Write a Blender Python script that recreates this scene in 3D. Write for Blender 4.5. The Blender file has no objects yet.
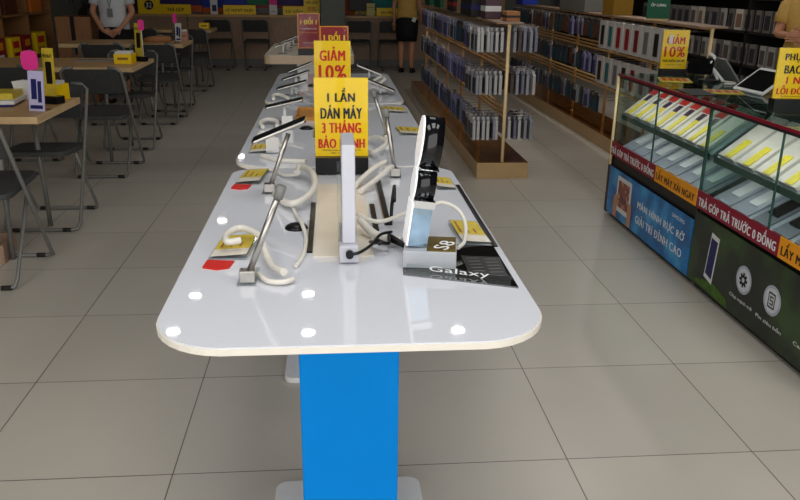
import bpy, bmesh, math, random
from mathutils import Vector, Matrix, Euler
random.seed(7)
PI = math.pi
COL = bpy.context.scene.collection

# ------------------------------------------------------------------ materials
def lin(c):
    out = []
    for v in c:
        v = v / 255.0
        out.append(v / 12.92 if v <= 0.04045 else ((v + 0.055) / 1.055) ** 2.4)
    return (out[0], out[1], out[2], 1.0)

MATS = {}
def mat(name, rgb, rough=0.5, metal=0.0, noise=0.0, scale=40.0, emit=None, strength=0.0, coat=0.0, spec=0.3, stretch=None):
    if name in MATS:
        return MATS[name]
    m = bpy.data.materials.new(name)
    m.use_nodes = True
    nt = m.node_tree
    b = nt.nodes['Principled BSDF']
    b.inputs['Base Color'].default_value = lin(rgb)
    b.inputs['Roughness'].default_value = rough
    b.inputs['Metallic'].default_value = metal
    b.inputs['Coat Weight'].default_value = coat
    b.inputs['Specular IOR Level'].default_value = spec
    if emit:
        b.inputs['Emission Color'].default_value = lin(emit)
        b.inputs['Emission Strength'].default_value = strength
    if noise > 0:
        tc = nt.nodes.new('ShaderNodeTexCoord')
        mp = nt.nodes.new('ShaderNodeMapping')
        if stretch:
            mp.inputs['Scale'].default_value = stretch
        nz = nt.nodes.new('ShaderNodeTexNoise')
        nz.inputs['Scale'].default_value = scale
        nz.inputs['Detail'].default_value = 4
        rp = nt.nodes.new('ShaderNodeValToRGB')
        a = lin(rgb)
        rp.color_ramp.elements[0].position = 0.3
        rp.color_ramp.elements[1].position = 0.7
        rp.color_ramp.elements[0].color = tuple(v * (1 - noise) for v in a[:3]) + (1,)
        rp.color_ramp.elements[1].color = tuple(min(1, v * (1 + noise)) for v in a[:3]) + (1,)
        nt.links.new(tc.outputs['Object'], mp.inputs['Vector'])
        nt.links.new(mp.outputs['Vector'], nz.inputs['Vector'])
        nt.links.new(nz.outputs['Fac'], rp.inputs['Fac'])
        nt.links.new(rp.outputs['Color'], b.inputs['Base Color'])
    MATS[name] = m
    return m

def glass_mat(name, tint, gloss=0.1, clear=0.9):
    if name in MATS:
        return MATS[name]
    m = bpy.data.materials.new(name)
    m.use_nodes = True
    nt = m.node_tree
    nt.nodes.clear()
    out = nt.nodes.new('ShaderNodeOutputMaterial')
    tr = nt.nodes.new('ShaderNodeBsdfTransparent')
    tr.inputs['Color'].default_value = lin(tint)
    gl = nt.nodes.new('ShaderNodeBsdfGlossy')
    gl.inputs['Roughness'].default_value = 0.03
    gl.inputs['Color'].default_value = (0.9, 0.95, 0.93, 1)
    lw = nt.nodes.new('ShaderNodeLayerWeight')
    lw.inputs['Blend'].default_value = 0.5
    pw = nt.nodes.new('ShaderNodeMath')
    pw.operation = 'POWER'
    pw.inputs[1].default_value = 4.0
    ma = nt.nodes.new('ShaderNodeMath')
    ma.operation = 'MULTIPLY_ADD'
    ma.inputs[1].default_value = min(0.6, gloss * 5)
    ma.inputs[2].default_value = gloss * 0.3
    mx = nt.nodes.new('ShaderNodeMixShader')
    nt.links.new(lw.outputs['Facing'], pw.inputs[0])
    nt.links.new(pw.outputs[0], ma.inputs[0])
    nt.links.new(ma.outputs[0], mx.inputs[0])
    nt.links.new(tr.outputs[0], mx.inputs[1])
    nt.links.new(gl.outputs[0], mx.inputs[2])
    nt.links.new(mx.outputs[0], out.inputs['Surface'])
    MATS[name] = m
    return m

def floor_mat():
    m = bpy.data.materials.new('floor_tiles')
    m.use_nodes = True
    nt = m.node_tree
    b = nt.nodes['Principled BSDF']
    tc = nt.nodes.new('ShaderNodeTexCoord')
    br = nt.nodes.new('ShaderNodeTexBrick')
    br.offset = 0.0
    br.squash = 1.0
    br.inputs['Scale'].default_value = 1.0
    br.inputs['Brick Width'].default_value = 0.6
    br.inputs['Row Height'].default_value = 0.6
    br.inputs['Mortar Size'].default_value = 0.0021
    br.inputs['Mortar Smooth'].default_value = 0.2
    br.inputs['Color1'].default_value = lin((200, 193, 181))
    br.inputs['Color2'].default_value = lin((206, 199, 186))
    br.inputs['Mortar'].default_value = lin((104, 98, 90))
    nz = nt.nodes.new('ShaderNodeTexNoise')
    nz.inputs['Scale'].default_value = 1.7
    nz.inputs['Detail'].default_value = 6
    mx = nt.nodes.new('ShaderNodeMix')
    mx.data_type = 'RGBA'
    mx.blend_type = 'MULTIPLY'
    mx.inputs[0].default_value = 0.16
    nt.links.new(tc.outputs['Object'], br.inputs['Vector'])
    nt.links.new(tc.outputs['Object'], nz.inputs['Vector'])
    nt.links.new(br.outputs['Color'], mx.inputs[6])
    nt.links.new(nz.outputs['Fac'], mx.inputs[7])
    nt.links.new(mx.outputs[2], b.inputs['Base Color'])
    b.inputs['Roughness'].default_value = 0.32
    b.inputs['Specular IOR Level'].default_value = 0.42
    return m

def poster_mat(name, c_a, c_b, c_c, scale):
    m = bpy.data.materials.new(name)
    m.use_nodes = True
    nt = m.node_tree
    b = nt.nodes['Principled BSDF']
    b.inputs['Roughness'].default_value = 0.35
    tc = nt.nodes.new('ShaderNodeTexCoord')
    nz = nt.nodes.new('ShaderNodeTexNoise')
    nz.inputs['Scale'].default_value = scale
    nz.inputs['Detail'].default_value = 3
    rp = nt.nodes.new('ShaderNodeValToRGB')
    e = rp.color_ramp.elements
    e[0].position = 0.35
    e[0].color = lin(c_a)
    e[1].position = 0.68
    e[1].color = lin(c_c)
    k = rp.color_ramp.elements.new(0.52)
    k.color = lin(c_b)
    nt.links.new(tc.outputs['Object'], nz.inputs['Vector'])
    nt.links.new(nz.outputs['Fac'], rp.inputs['Fac'])
    nt.links.new(rp.outputs['Color'], b.inputs['Base Color'])
    return m

M_white_top = mat('white_gloss_laminate', (220, 223, 231), 0.025, noise=0.012, scale=3, spec=0.5)
M_white = mat('white_plastic', (228, 228, 228), 0.3, noise=0.02)
M_cream = mat('cream_panel', (224, 216, 203), 0.25, noise=0.05, scale=12)
M_edge = mat('cream_table_edge', (230, 224, 212), 0.3, noise=0.02)
M_blue = mat('blue_column_paint', (0, 134, 222), 0.4, noise=0.02, scale=4, spec=0.1)
M_black = mat('black_plastic', (16, 16, 18), 0.3, noise=0.1)
M_black_gloss = mat('black_gloss', (9, 10, 14), 0.06, noise=0.05, coat=0.4)
M_screen = mat('phone_screen', (10, 11, 14), 0.12, noise=0.05, spec=0.12)
M_chrome = mat('chrome', (205, 208, 212), 0.1, 1.0, noise=0.02)
M_mirror = mat('blue_reflection_mirror', (150, 176, 196), 0.08, 0.9, noise=0.25, scale=28)  # the blue it reflects is put into the tint
M_steel = mat('brushed_steel', (188, 184, 178), 0.3, 1.0, noise=0.08)
M_tube = mat('grey_chair_tube', (124, 123, 118), 0.38, 0.25, noise=0.05)
M_chair = mat('charcoal_vinyl', (66, 67, 67), 0.55, noise=0.1)
M_rubber = mat('dark_rubber', (38, 37, 36), 0.7, noise=0.1)
M_wood = mat('beige_wood', (194, 154, 106), 0.42, noise=0.1, scale=6, stretch=(1, 9, 9))
M_wood_edge = mat('pale_wood_edge', (212, 180, 134), 0.45, noise=0.08, scale=9)
M_wood_dark = mat('brown_wood', (162, 134, 112), 0.5, noise=0.14, scale=6, stretch=(6, 6, 1))
M_ply = mat('plywood_shelf', (146, 102, 60), 0.55, noise=0.14, scale=6, stretch=(1, 1, 8))
M_gold = mat('gold_metal', (240, 190, 120), 0.32, 0.5, noise=0.06)
M_gold_lit = mat('lit_gold_tube', (255, 224, 172), 0.25, 0.15, noise=0.04)  # lit copy of the gold; the pole's glow is put into the colour
M_rail = mat('glint_gold_rail', (255, 206, 138), 0.35, 0.2, noise=0.05, spec=0.6)  # the rails' glint is put into a paler, less metallic gold
M_tan = mat('tan_laminate', (190, 158, 112), 0.35, noise=0.06, scale=8)
M_bronze = mat('polished_bronze_board', (140, 92, 48), 0.12, 0.45, noise=0.18, scale=5, stretch=(6, 1, 1))
M_yellow = mat('yellow_card', (252, 212, 0), 0.38, noise=0.02)
M_yellow_dull = mat('yellow_price_paper', (206, 182, 56), 0.45, noise=0.12, scale=60)
M_red = mat('red_print', (206, 34, 26), 0.45, noise=0.03)
M_crimson = mat('crimson_card', (150, 20, 40), 0.38, noise=0.06)
M_maroon = mat('maroon_strip', (140, 16, 44), 0.4, noise=0.04)
M_orange = mat('orange_strip', (246, 160, 20), 0.4, noise=0.03)
M_ink = mat('black_print', (18, 16, 14), 0.5, noise=0.03)
M_whiteprint = mat('white_print', (240, 240, 240), 0.5, noise=0.02)
M_pink = mat('pink_card', (228, 36, 140), 0.45, noise=0.03)
M_paper = mat('white_paper', (222, 220, 216), 0.6, noise=0.04)
M_lilac = mat('lilac_flyer', (196, 190, 224), 0.5, noise=0.06)
M_navy = mat('navy_print', (30, 34, 92), 0.45, noise=0.05)
M_cord = mat('white_cable', (226, 222, 212), 0.4, noise=0.03)
M_glass = glass_mat('counter_glass', (236, 243, 241), 0.08)
M_acryl = glass_mat('clear_acrylic', (240, 243, 243), 0.11)
M_glassedge = mat('green_glass_edge', (52, 84, 74), 0.15, noise=0.05)
M_grey = mat('grey_laminate', (120, 120, 116), 0.45, noise=0.06)
M_shelfgrey = mat('grey_display_shelf', (168, 172, 182), 0.3, noise=0.05)
M_dark = mat('dark_cabinet', (34, 31, 30), 0.45, noise=0.12)
M_skin = mat('skin', (196, 140, 108), 0.5, noise=0.05, scale=20)
M_hair = mat('black_hair', (20, 16, 15), 0.45, noise=0.2, scale=60, stretch=(4, 4, 1))
M_shirt_w = mat('white_blouse', (206, 210, 214), 0.7, noise=0.05)
M_shirt_y = mat('tan_yellow_shirt', (200, 160, 84), 0.7, noise=0.06)
M_skirt = mat('black_cloth', (20, 20, 23), 0.75, noise=0.15)
M_cardboard = mat('brown_cardboard', (172, 120, 76), 0.7, noise=0.1)

# ------------------------------------------------------------------ mesh builder
class MB:
    def __init__(self):
        self.v, self.f, self.mi, self.sm = [], [], [], []
        self.mats = []
        self.cur = 0
    def use(self, m):
        if m not in self.mats:
            self.mats.append(m)
        self.cur = self.mats.index(m)
        return self
    def add(self, verts, faces, smooth=False):
        o = len(self.v)
        self.v.extend([tuple(p) for p in verts])
        for fc in faces:
            self.f.append([o + i for i in fc])
            self.mi.append(self.cur)
            self.sm.append(smooth)
        return self
    def box(self, x0, x1, y0, y1, z0, z1, mx=None):
        vs = [Vector((x, y, z)) for z in (z0, z1) for y in (y0, y1) for x in (x0, x1)]
        if mx is not None:
            vs = [mx @ p for p in vs]
        return self.add(vs, [(0, 2, 3, 1), (4, 5, 7, 6), (0, 1, 5, 4), (2, 6, 7, 3), (0, 4, 6, 2), (1, 3, 7, 5)])
    def prism(self, outline, z0, z1, mx=None, smooth=False):
        n = len(outline)
        vs = [Vector((x, y, z0)) for x, y in outline] + [Vector((x, y, z1)) for x, y in outline]
        if mx is not None:
            vs = [mx @ p for p in vs]
        self.add(vs, [list(range(n))[::-1], list(range(n, 2 * n))])
        return self.add(vs, [(i, (i + 1) % n, n + (i + 1) % n, n + i) for i in range(n)], smooth)
    def tube(self, pts, r, n=8, ribs=0.0, cap=True):
        pts = [Vector(p) for p in pts]
        rings = []
        up = Vector((0, 0, 1))
        prev = None
        for i, p in enumerate(pts):
            a = pts[max(i - 1, 0)]
            b = pts[min(i + 1, len(pts) - 1)]
            t = (b - a)
            if t.length < 1e-9:
                t = Vector((0, 0, 1))
            t.normalize()
            if prev is None:
                ref = up if abs(t.z) < 0.9 else Vector((1, 0, 0))
                nx = t.cross(ref).normalized()
            else:
                nx = (prev - t * prev.dot(t))
                nx = nx.normalized() if nx.length > 1e-6 else t.cross(up).normalized()
            prev = nx
            ny = t.cross(nx)
            rr = r(i) if callable(r) else r
            if ribs and i % 2:
                rr *= (1 - ribs)
            rings.append([p + nx * (rr * math.cos(2 * PI * k / n)) + ny * (rr * math.sin(2 * PI * k / n)) for k in range(n)])
        vs = [q for rg in rings for q in rg]
        fs = []
        for i in range(len(pts) - 1):
            for k in range(n):
                fs.append((i * n + k, i * n + (k + 1) % n, (i + 1) * n + (k + 1) % n, (i + 1) * n + k))
        self.add(vs, fs, True)
        if cap:
            self.add(rings[0], [list(range(n))[::-1]])
            self.add(rings[-1], [list(range(n))])
        return self
    def cyl(self, c, r, z0, z1, n=24, r2=None):
        r2 = r if r2 is None else r2
        a = [(c[0] + r * math.cos(2 * PI * k / n), c[1] + r * math.sin(2 * PI * k / n), z0) for k in range(n)]
        b = [(c[0] + r2 * math.cos(2 * PI * k / n), c[1] + r2 * math.sin(2 * PI * k / n), z1) for k in range(n)]
        self.add(a + b, [(k, (k + 1) % n, n + (k + 1) % n, n + k) for k in range(n)], True)
        self.add(a, [list(range(n))[::-1]])
        return self.add(b, [list(range(n))])
    def dome(self, c, r, h, n=20, m=6):
        vs, fs = [], []
        for j in range(m):
            t = j / m * PI / 2
            for k in range(n):
                vs.append((c[0] + r * math.cos(t) * math.cos(2 * PI * k / n), c[1] + r * math.cos(t) * math.sin(2 * PI * k / n), c[2] + h * math.sin(t)))
        vs.append((c[0], c[1], c[2] + h))
        for j in range(m - 1):
            for k in range(n):
                fs.append((j * n + k, j * n + (k + 1) % n, (j + 1) * n + (k + 1) % n, (j + 1) * n + k))
        for k in range(n):
            fs.append(((m - 1) * n + k, (m - 1) * n + (k + 1) % n, m * n))
        fs.append(list(range(n))[::-1])
        return self.add(vs, fs, True)
    def loft(self, rings, n=20, capb=True, capt=True):
        # rings: (cx, cy, cz, rx, ry)
        vs = []
        for cx, cy, cz, rx, ry in rings:
            for k in range(n):
                a = 2 * PI * k / n
                vs.append((cx + rx * math.cos(a), cy + ry * math.sin(a), cz))
        fs = []
        for i in range(len(rings) - 1):
            for k in range(n):
                fs.append((i * n + k, i * n + (k + 1) % n, (i + 1) * n + (k + 1) % n, (i + 1) * n + k))
        self.add(vs, fs, True)
        if capb:
            self.add(vs[:n], [list(range(n))[::-1]])
        if capt:
            self.add(vs[-n:], [list(range(n))])
        return self
    def build(self, name, material=None, parent=None, bevel=0.0, loc=None, rot=None):
        me = bpy.data.meshes.new(name)
        me.from_pydata(self.v, [], self.f)
        if material is not None and not self.mats:
            me.materials.append(material)
        for m in self.mats:
            me.materials.append(m)
        if self.mats:
            me.polygons.foreach_set('material_index', self.mi)
        me.polygons.foreach_set('use_smooth', self.sm)
        bm = bmesh.new()
        bm.from_mesh(me)
        bmesh.ops.remove_doubles(bm, verts=bm.verts, dist=1e-6)
        bmesh.ops.recalc_face_normals(bm, faces=bm.faces)
        bm.to_mesh(me)
        bm.free()
        me.update()
        o = bpy.data.objects.new(name, me)
        COL.objects.link(o)
        if parent is not None:
            o.parent = parent
        if loc is not None:
            o.location = loc
        if rot is not None:
            o.rotation_euler = rot
        if bevel > 0:
            md = o.modifiers.new('edge_round', 'BEVEL')
            md.width = bevel
            md.segments = 2
            md.limit_method = 'ANGLE'
        return o

def tag(o, label, cat, group=None, kind=None):
    o['label'] = label
    o['category'] = cat
    if group:
        o['group'] = group
    if kind:
        o['kind'] = kind
    return o

def thing(name, label, cat, loc=(0, 0, 0), rz=0.0, group=None):
    o = bpy.data.objects.new(name, None)
    o.empty_display_size = 0.05
    COL.objects.link(o)
    o.location = loc
    o.rotation_euler = (0, 0, rz)
    return tag(o, label, cat, group)

def structure(name, mb, m):
    o = mb.build(name, m)
    o['kind'] = 'structure'
    return o

def kids(o):
    return [c for c in bpy.data.objects if c.parent == o]

def copy_tree(o, parent=None, table=None):
    if table is None:
        table = {}
        for c in bpy.data.objects:
            if c.parent is not None:
                table.setdefault(c.parent.name, []).append(c)
    c = o.copy()
    COL.objects.link(c)
    c.parent = parent
    for ch in table.get(o.name, []):
        copy_tree(ch, c, table)
    return c

def dup(o, loc, rz, label=None, group=None):
    c = copy_tree(o)
    c.location = loc
    c.rotation_euler = (0, 0, rz)
    if label:
        c['label'] = label
    if group:
        c['group'] = group
    return c

def rrect(x0, x1, y0, y1, r, n=6):
    pts = []
    for cx, cy, a0 in ((x1 - r, y1 - r, 0), (x0 + r, y1 - r, 90), (x0 + r, y0 + r, 180), (x1 - r, y0 + r, 270)):
        for k in range(n + 1):
            a = math.radians(a0 + 90 * k / n)
            pts.append((cx + r * math.cos(a), cy + r * math.sin(a)))
    return pts

TEXTCACHE = {}
def text(body, w, h, m, parent, loc, rot, name='lettering', bold=0.02, depth=0.0):
    """Flat lettering stretched to w x h, centred on loc."""
    plain = body
    for k_, v_ in {'Ỡ': 'Õ', 'Ớ': 'Ó', 'Ơ': 'O', 'Ợ': 'O', 'Đ': 'D'}.items():
        plain = plain.replace(k_, v_)
    def make(txt):
        c = bpy.data.curves.new('lettering', 'FONT')
        c.body = txt
        c.align_x = 'LEFT'
        c.space_character = 1.0 + 4.0 * bold
        c.resolution_u = 3
        o = bpy.data.objects.new('lettering_source', c)
        COL.objects.link(o)
        bpy.context.view_layer.update()
        dg = bpy.context.evaluated_depsgraph_get()
        m_ = bpy.data.meshes.new_from_object(o.evaluated_get(dg))
        bpy.data.objects.remove(o)
        bpy.data.curves.remove(c)
        return m_
    me = make(plain)
    if plain != body:
        extra = []
        def span(txt):
            m_ = make(txt)
            x_ = [v.co.x for v in m_.vertices]
            bpy.data.meshes.remove(m_)
            return min(x_), max(x_)
        for i, ch in enumerate(body):
            if ch in 'ỠỚƠỢ':
                x1 = span(plain[:i + 1])[1]
                extra.append([(x1 - 0.14, 0.60), (x1 + 0.01, 0.60), (x1 + 0.07, 0.66), (x1 + 0.07, 0.80), (x1 - 0.01, 0.80), (x1 - 0.01, 0.69), (x1 - 0.14, 0.66)])
            elif ch == 'Đ':
                x1 = span(plain[:i + 1])[1]
                d0, d1 = span('D')
                x0 = x1 - (d1 - d0)
                extra.append([(x0 - 0.07, 0.32), (x0 + 0.27, 0.32), (x0 + 0.27, 0.40), (x0 - 0.07, 0.40)])
        bm = bmesh.new()
        bm.from_mesh(me)
        for pl in extra:
            bm.faces.new([bm.verts.new((x, y, 0.00002)) for x, y in pl])
        bm.to_mesh(me)
        bm.free()
    xs = [v.co.x for v in me.vertices]
    ys = [v.co.y for v in me.vertices]
    sx = w / (max(xs) - min(xs))
    sy = h / (max(ys) - min(ys))
    mx, my = (max(xs) + min(xs)) / 2, (max(ys) + min(ys)) / 2
    for v in me.vertices:
        v.co = Vector(((v.co.x - mx) * sx, (v.co.y - my) * sy, v.co.z))
    if bold > 0:
        d = bold * 1.25 * h
        bm = bmesh.new()
        for k, dx in enumerate((-d, 0.0, d)):
            n0 = len(bm.verts)
            bm.from_mesh(me)
            bm.verts.ensure_lookup_table()
            for v in list(bm.verts)[n0:]:
                v.co.x += dx
                v.co.z += 0.00006 * k
        bm.to_mesh(me)
        bm.free()
    me.materials.clear()
    me.materials.append(m)
    for p in me.polygons:
        p.material_index = 0
    me.name = name
    t = bpy.data.objects.new(name, me)
    COL.objects.link(t)
    t.parent = parent
    t.location = loc
    t.rotation_euler = rot
    return t

FACE_CAM = (PI / 2, 0, 0)           # reads towards -Y
FACE_AISLE = (PI / 2, 0, -PI / 2)   # reads towards -X

def spline(pts, n=8):
    """Catmull-Rom through points."""
    P = [Vector(p) for p in pts]
    P = [P[0] * 2 - P[1]] + P + [P[-1] * 2 - P[-2]]
    out = []
    for i in range(1, len(P) - 2):
        for k in range(n):
            t = k / n
            a, b, c, d = P[i - 1], P[i], P[i + 1], P[i + 2]
            out.append(0.5 * ((2 * b) + (c - a) * t + (2 * a - 5 * b + 4 * c - d) * t * t + (3 * b - a - 3 * c + d) * t ** 3))
    out.append(P[-2])
    return out

# ------------------------------------------------------------------ the shop
fm = floor_mat()
structure('floor', MB().box(-3.6, 4.8, -4.8, 12.7, -0.08, 0.0), fm)
M_wall = mat('grey_wall_paint', (120, 122, 116), 0.8, noise=0.03, scale=3)
M_ceil = mat('ceiling_paint', (110, 108, 104), 0.85, noise=0.03, scale=3)
structure('wall_back', MB().box(-3.6, 4.8, 12.5, 12.7, 0, 3.0), M_wall)
structure('wall_left', MB().box(-3.8, -3.6, -4.8, 12.7, 0, 3.0), M_wall)
structure('wall_right', MB().box(4.8, 5.0, -4.8, 12.7, 0, 3.0), mat('dark_side_wall', (70, 66, 64), 0.8, noise=0.05))
structure('ceiling', MB().box(-3.8, 5.0, -4.8, 12.7, 3.0, 3.1), M_ceil)
structure('trim_1', MB().box(0.32, 0.715, 11.3, 11.7, 0, 3.0), M_wall)      # pillar between the service desks

# ------------------------------------------------------------------ display tables in the middle
TZ = 0.875
def table_outline(w, y0, y1, rf, rb):
    pts = []
    h = w / 2
    for cx, cy, a0, r in ((h - rb, y1 - rb, 0, rb), (-h + rb, y1 - rb, 90, rb), (-h + rf, y0 + rf, 180, rf), (h - rf, y0 + rf, 270, rf)):
        for k in range(9):
            a = math.radians(a0 + 90 * k / 8)
            pts.append((cx + r * math.cos(a), cy + r * math.sin(a)))
    # a slightly bowed front edge
    out = []
    for x, y in pts:
        t = max(0.0, 1 - (y - y0) / 0.25)
        out.append((x, y - 0.012 * t * (1 - (x / h) ** 2)))
    return out

def make_table(label, loc, w, length, edge=M_edge, column=M_blue, detail=True, top=M_white_top, thick=0.013, rf=0.115, rb=0.07):
    t = thing('display_table', label, 'table', loc, 0, 'display tables down the middle aisle')
    y0, y1 = -length / 2, length / 2
    ol = table_outline(w, y0, y1, rf, rb)
    tp = MB()
    tp.use(top).prism([(x * 0.994, y * 0.997) for x, y in ol], TZ - 0.006, TZ)
    tp.use(edge).prism(ol, TZ - thick, TZ - 0.0025)
    tp.build('tabletop', None, t)
    MB().box(-0.11, 0.11, -0.125, 0.16, 0.02, TZ - thick).build('column', column, t, 0.004)
    MB().prism(rrect(-0.207, 0.207, -0.339, 0.275, 0.035), 0.0, 0.022).build('base_plate', M_white, t, 0.004)
    if detail:
        MB().box(-0.072, 0.05, -0.20, 0.385, TZ, TZ + 0.003).build('cable_cover', M_cream, t, 0.001)
        s = MB().box(-0.084, -0.073, -0.17, 0.20, TZ, TZ + 0.004)
        s.box(0.058, 0.07, -0.03, 0.18, TZ, TZ + 0.004)
        s.build('cable_slot', M_black, t)
        g = MB().dome((-0.112, 0.0, TZ), 0.026, 0.012)
        g.build('cable_grommet', M_black, t)
    return t

table_a = make_table('white display table on bright blue column, carrying the wavy black sculpture', (0.520, -0.3595, 0), 0.634, 1.179)
table_b = make_table('white display table carrying the yellow GIAM 10% sign and wooden tray', (0.507, 0.872, 0), 0.625, 1.235)
table_c = make_table('white display table carrying small tilted phones and the half-hidden crimson sign', (0.502, 2.115, 0), 0.64, 1.21)
table_d = make_table('thick-edged beige display table on white column under a crimson sign', (0.325, 4.45, 0), 0.66, 1.2, edge=mat('tan_table_edge', (196, 172, 144), 0.35, noise=0.05), column=M_white, detail=False, top=mat('beige_table_top', (214, 202, 184), 0.3, noise=0.04), thick=0.06, rf=0.06)

# ------------------------------------------------------------------ sign stands
def sign(name, label, loc, w, h, board, lines, base_h=0.047, lean=0.0, rot=FACE_CAM, rz=0.0, group=None, border=None):
    """lines: (text, width fraction, height, centre z above base bottom, material)"""
    t = thing(name, label, 'sign', loc, rz, group)
    MB().box(-w / 2, w / 2, -0.03, 0.03, 0, base_h).build('sign_base', M_black, t, 0.002)
    b = MB()
    b.box(-w / 2, w / 2, -0.004, 0.004, base_h, h)
    card = b.build('card', board, t)
    if border:
        e = 0.005
        f = MB()
        f.box(-w / 2, w / 2, -0.0055, -0.0042, h - e, h)
        f.box(-w / 2, w / 2, -0.0055, -0.0042, base_h, base_h + e)
        f.box(-w / 2, -w / 2 + e, -0.0055, -0.0042, base_h + e, h - e)
        f.box(w / 2 - e, w / 2, -0.0055, -0.0042, base_h + e, h - e)
        f.build('card_border', border, card)
    a = MB().box(-w / 2 - 0.002, w / 2 + 0.002, -0.009, -0.0072, base_h, h + 0.004)
    a.build('acrylic_cover', glass_mat('sign_cover', (250, 250, 250), 0.03), t)
    for s, wf, hh, zc, m in lines:
        text(s, w * wf, hh, m, card, (0, -0.0062, zc), FACE_CAM, bold=0.03)
    return t

sign('sign_stand', 'yellow sign reading 1 LAN DAN MAY 3 THANG BAO HANH on black base', (0.516, 0.164, TZ + 0.0035), 0.149, 0.265, M_yellow,
     [('1 LẦN', 0.50, 0.038, 0.219, M_ink), ('DÁN MÁY', 0.76, 0.038, 0.172, M_ink), ('3 THÁNG', 0.72, 0.036, 0.131, M_red),
      ('BẢO HÀNH', 0.86, 0.036, 0.088, M_red), ('Chương trình áp dụng từ ngày 1/5', 0.72, 0.006, 0.064, M_ink), ('đến hết tháng', 0.4, 0.005, 0.056, M_ink)])
sign('sign_stand', 'yellow sign reading GIAM 10% on the second table', (0.494, 1.34, TZ), 0.152, 0.284, M_yellow,
     [('GIẢM', 0.68, 0.058, 0.232, M_red), ('10%', 0.74, 0.062, 0.155, M_red), ('PHỤ KIỆN', 0.7, 0.024, 0.095, M_ink)])
for lab, loc, w, h in (('whole crimson 1 DOI 1 sign on the thick-edged beige table', (0.325, 3.93, TZ), 0.16, 0.295), ('crimson 1 DOI 1 sign rising behind the yellow GIAM 10% sign', (0.506, 2.327, TZ), 0.152, 0.291)):
    sign('sign_stand', lab, loc, w, h, M_crimson,
         [('1 ĐỔI 1', 0.72, 0.05, h * 0.82, M_yellow), ('1 THÁNG LỖI', 0.7, 0.014, h * 0.64, M_paper), ('ĐỔI MỚI NGAY', 0.8, 0.012, h * 0.55, M_orange),
          ('MIỄN PHÍ', 0.5, 0.014, h * 0.3, M_paper)], border=M_orange)

# ------------------------------------------------------------------ phones, stands, price cards, cables on the tables
def make_phone(label, loc, vec, body=M_steel, group='demo phones on tilted stands'):
    """A phone whose long axis follows vec (in the XZ plane)."""
    p = thing('smartphone', label, 'phone', loc, 0, group)
    ang = math.atan2(vec[2], vec[0])
    mx = Matrix.Rotation(-ang, 4, 'Y')
    MB().prism(rrect(-0.074, 0.074, -0.037, 0.037, 0.009, 4), -0.004, 0.0036, mx, True).build('phone_body', body, p)
    pb_ = kids(p)[0]
    MB().prism(rrect(-0.072, 0.072, -0.0355, 0.0355, 0.008, 4), 0.0036, 0.0044, mx).build('screen', M_screen, pb_)
    return p

def make_stand(label, base, top, group, side=-1, head=True):
    """A slim metal rod on a clear acrylic wedge."""
    bx, by, bz = base
    s = thing('phone_stand', label, 'phone stand', base, 0, group)
    d = Vector(top) - Vector(base)
    MB().tube([(0, 0, 0.012), tuple(d)], 0.0062, 10).build('rod', M_steel, s)
    c = MB().box(-0.014, 0.014, -0.011, 0.011, 0.0035, 0.026)
    c.build('clamp', M_steel, s, 0.002)
    MB().prism([(-0.016, -0.016), (0.016, -0.016), (0.016, 0.07), (side * 0.02, 0.075)] if side > 0 else [(-0.018, -0.016), (0.016, -0.016), (0.016, 0.075), (-0.018, 0.07)], 0, 0.0035).build('acrylic_foot', M_acryl, s)
    if head:
        h = d.normalized()
        MB().tube([tuple(d - h * 0.012), tuple(d + h * 0.012)], 0.009, 10).build('stand_head', M_grey, s)
    return s

def make_card(label, loc, w, l, rz, side=-1, red=True, group='yellow price cards on the tables'):
    """A sloping price card on a clear wedge; side says which long side is low."""
    c = thing('price_card', label, 'price card', loc, rz, group)
    hi = 0.010
    a = (hi, 0.004) if side > 0 else (0.004, hi)
    # wedge block (white back) and yellow paper on top of it
    w2, l2 = w / 2, l / 2
    v = [(-w2, -l2, 0), (w2, -l2, 0), (w2, l2, 0), (-w2, l2, 0), (-w2, -l2, a[0]), (w2, -l2, a[1]), (w2, l2, a[1]), (-w2, l2, a[0])]
    MB().add(v, [(0, 3, 2, 1), (4, 5, 6, 7), (0, 1, 5, 4), (1, 2, 6, 5), (2, 3, 7, 6), (3, 0, 4, 7)]).build('card_holder', M_acryl, c)
    sl = (a[1] - a[0]) / w
    def z(x):
        return a[0] + (x + w2) * sl + 0.0008
    e = 0.94
    ym = -l2 * 0.35
    p = MB().add([(-w2 * e, ym, z(-w2 * e)), (w2 * e, ym, z(w2 * e)), (w2 * e, l2 * e, z(w2 * e)), (-w2 * e, l2 * e, z(-w2 * e))], [(0, 1, 2, 3)])
    paper = p.build('card_paper', M_yellow_dull, c)
    MB().add([(-w2 * e, -l2 * e, z(-w2 * e)), (w2 * e, -l2 * e, z(w2 * e)), (w2 * e, ym, z(w2 * e)), (-w2 * e, ym, z(-w2 * e))], [(0, 1, 2, 3)]).build('card_lower', M_cream, c)
    q = MB()
    for k in range(3):
        x0 = -w2 * 0.7 + k * w * 0.25
        y0, y1 = -l2 * 0.2, l2 * (0.8 - 0.3 * k)
        q.add([(x0, y0, z(x0) + .0006), (x0 + w * 0.06, y0, z(x0 + w * .06) + .0006), (x0 + w * 0.06, y1, z(x0 + w * .06) + .0006), (x0, y1, z(x0) + .0006)], [(0, 1, 2, 3)])
    q.build('card_print', mat('olive_print', (150, 100, 30), 0.5, noise=0.2), paper)
    if red:
        MB().prism([(-w2, -l2 - 0.05), (-w2 * 0.2, -l2 - 0.06), (w2 * 0.35, -l2 - 0.05), (w2 * 0.4, -l2 - 0.012), (-w2, -l2 - 0.008)], 0.0, 0.003).build('red_sticker', M_red, c)
    return c

def cable(name, label, pts, r, m=M_cord, ribs=0.0, n=8, cat='cable', group=None):
    o = MB().tube(spline(pts, n), r, 8, ribs).build(name, m)
    return tag(o, label, cat, group)

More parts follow.
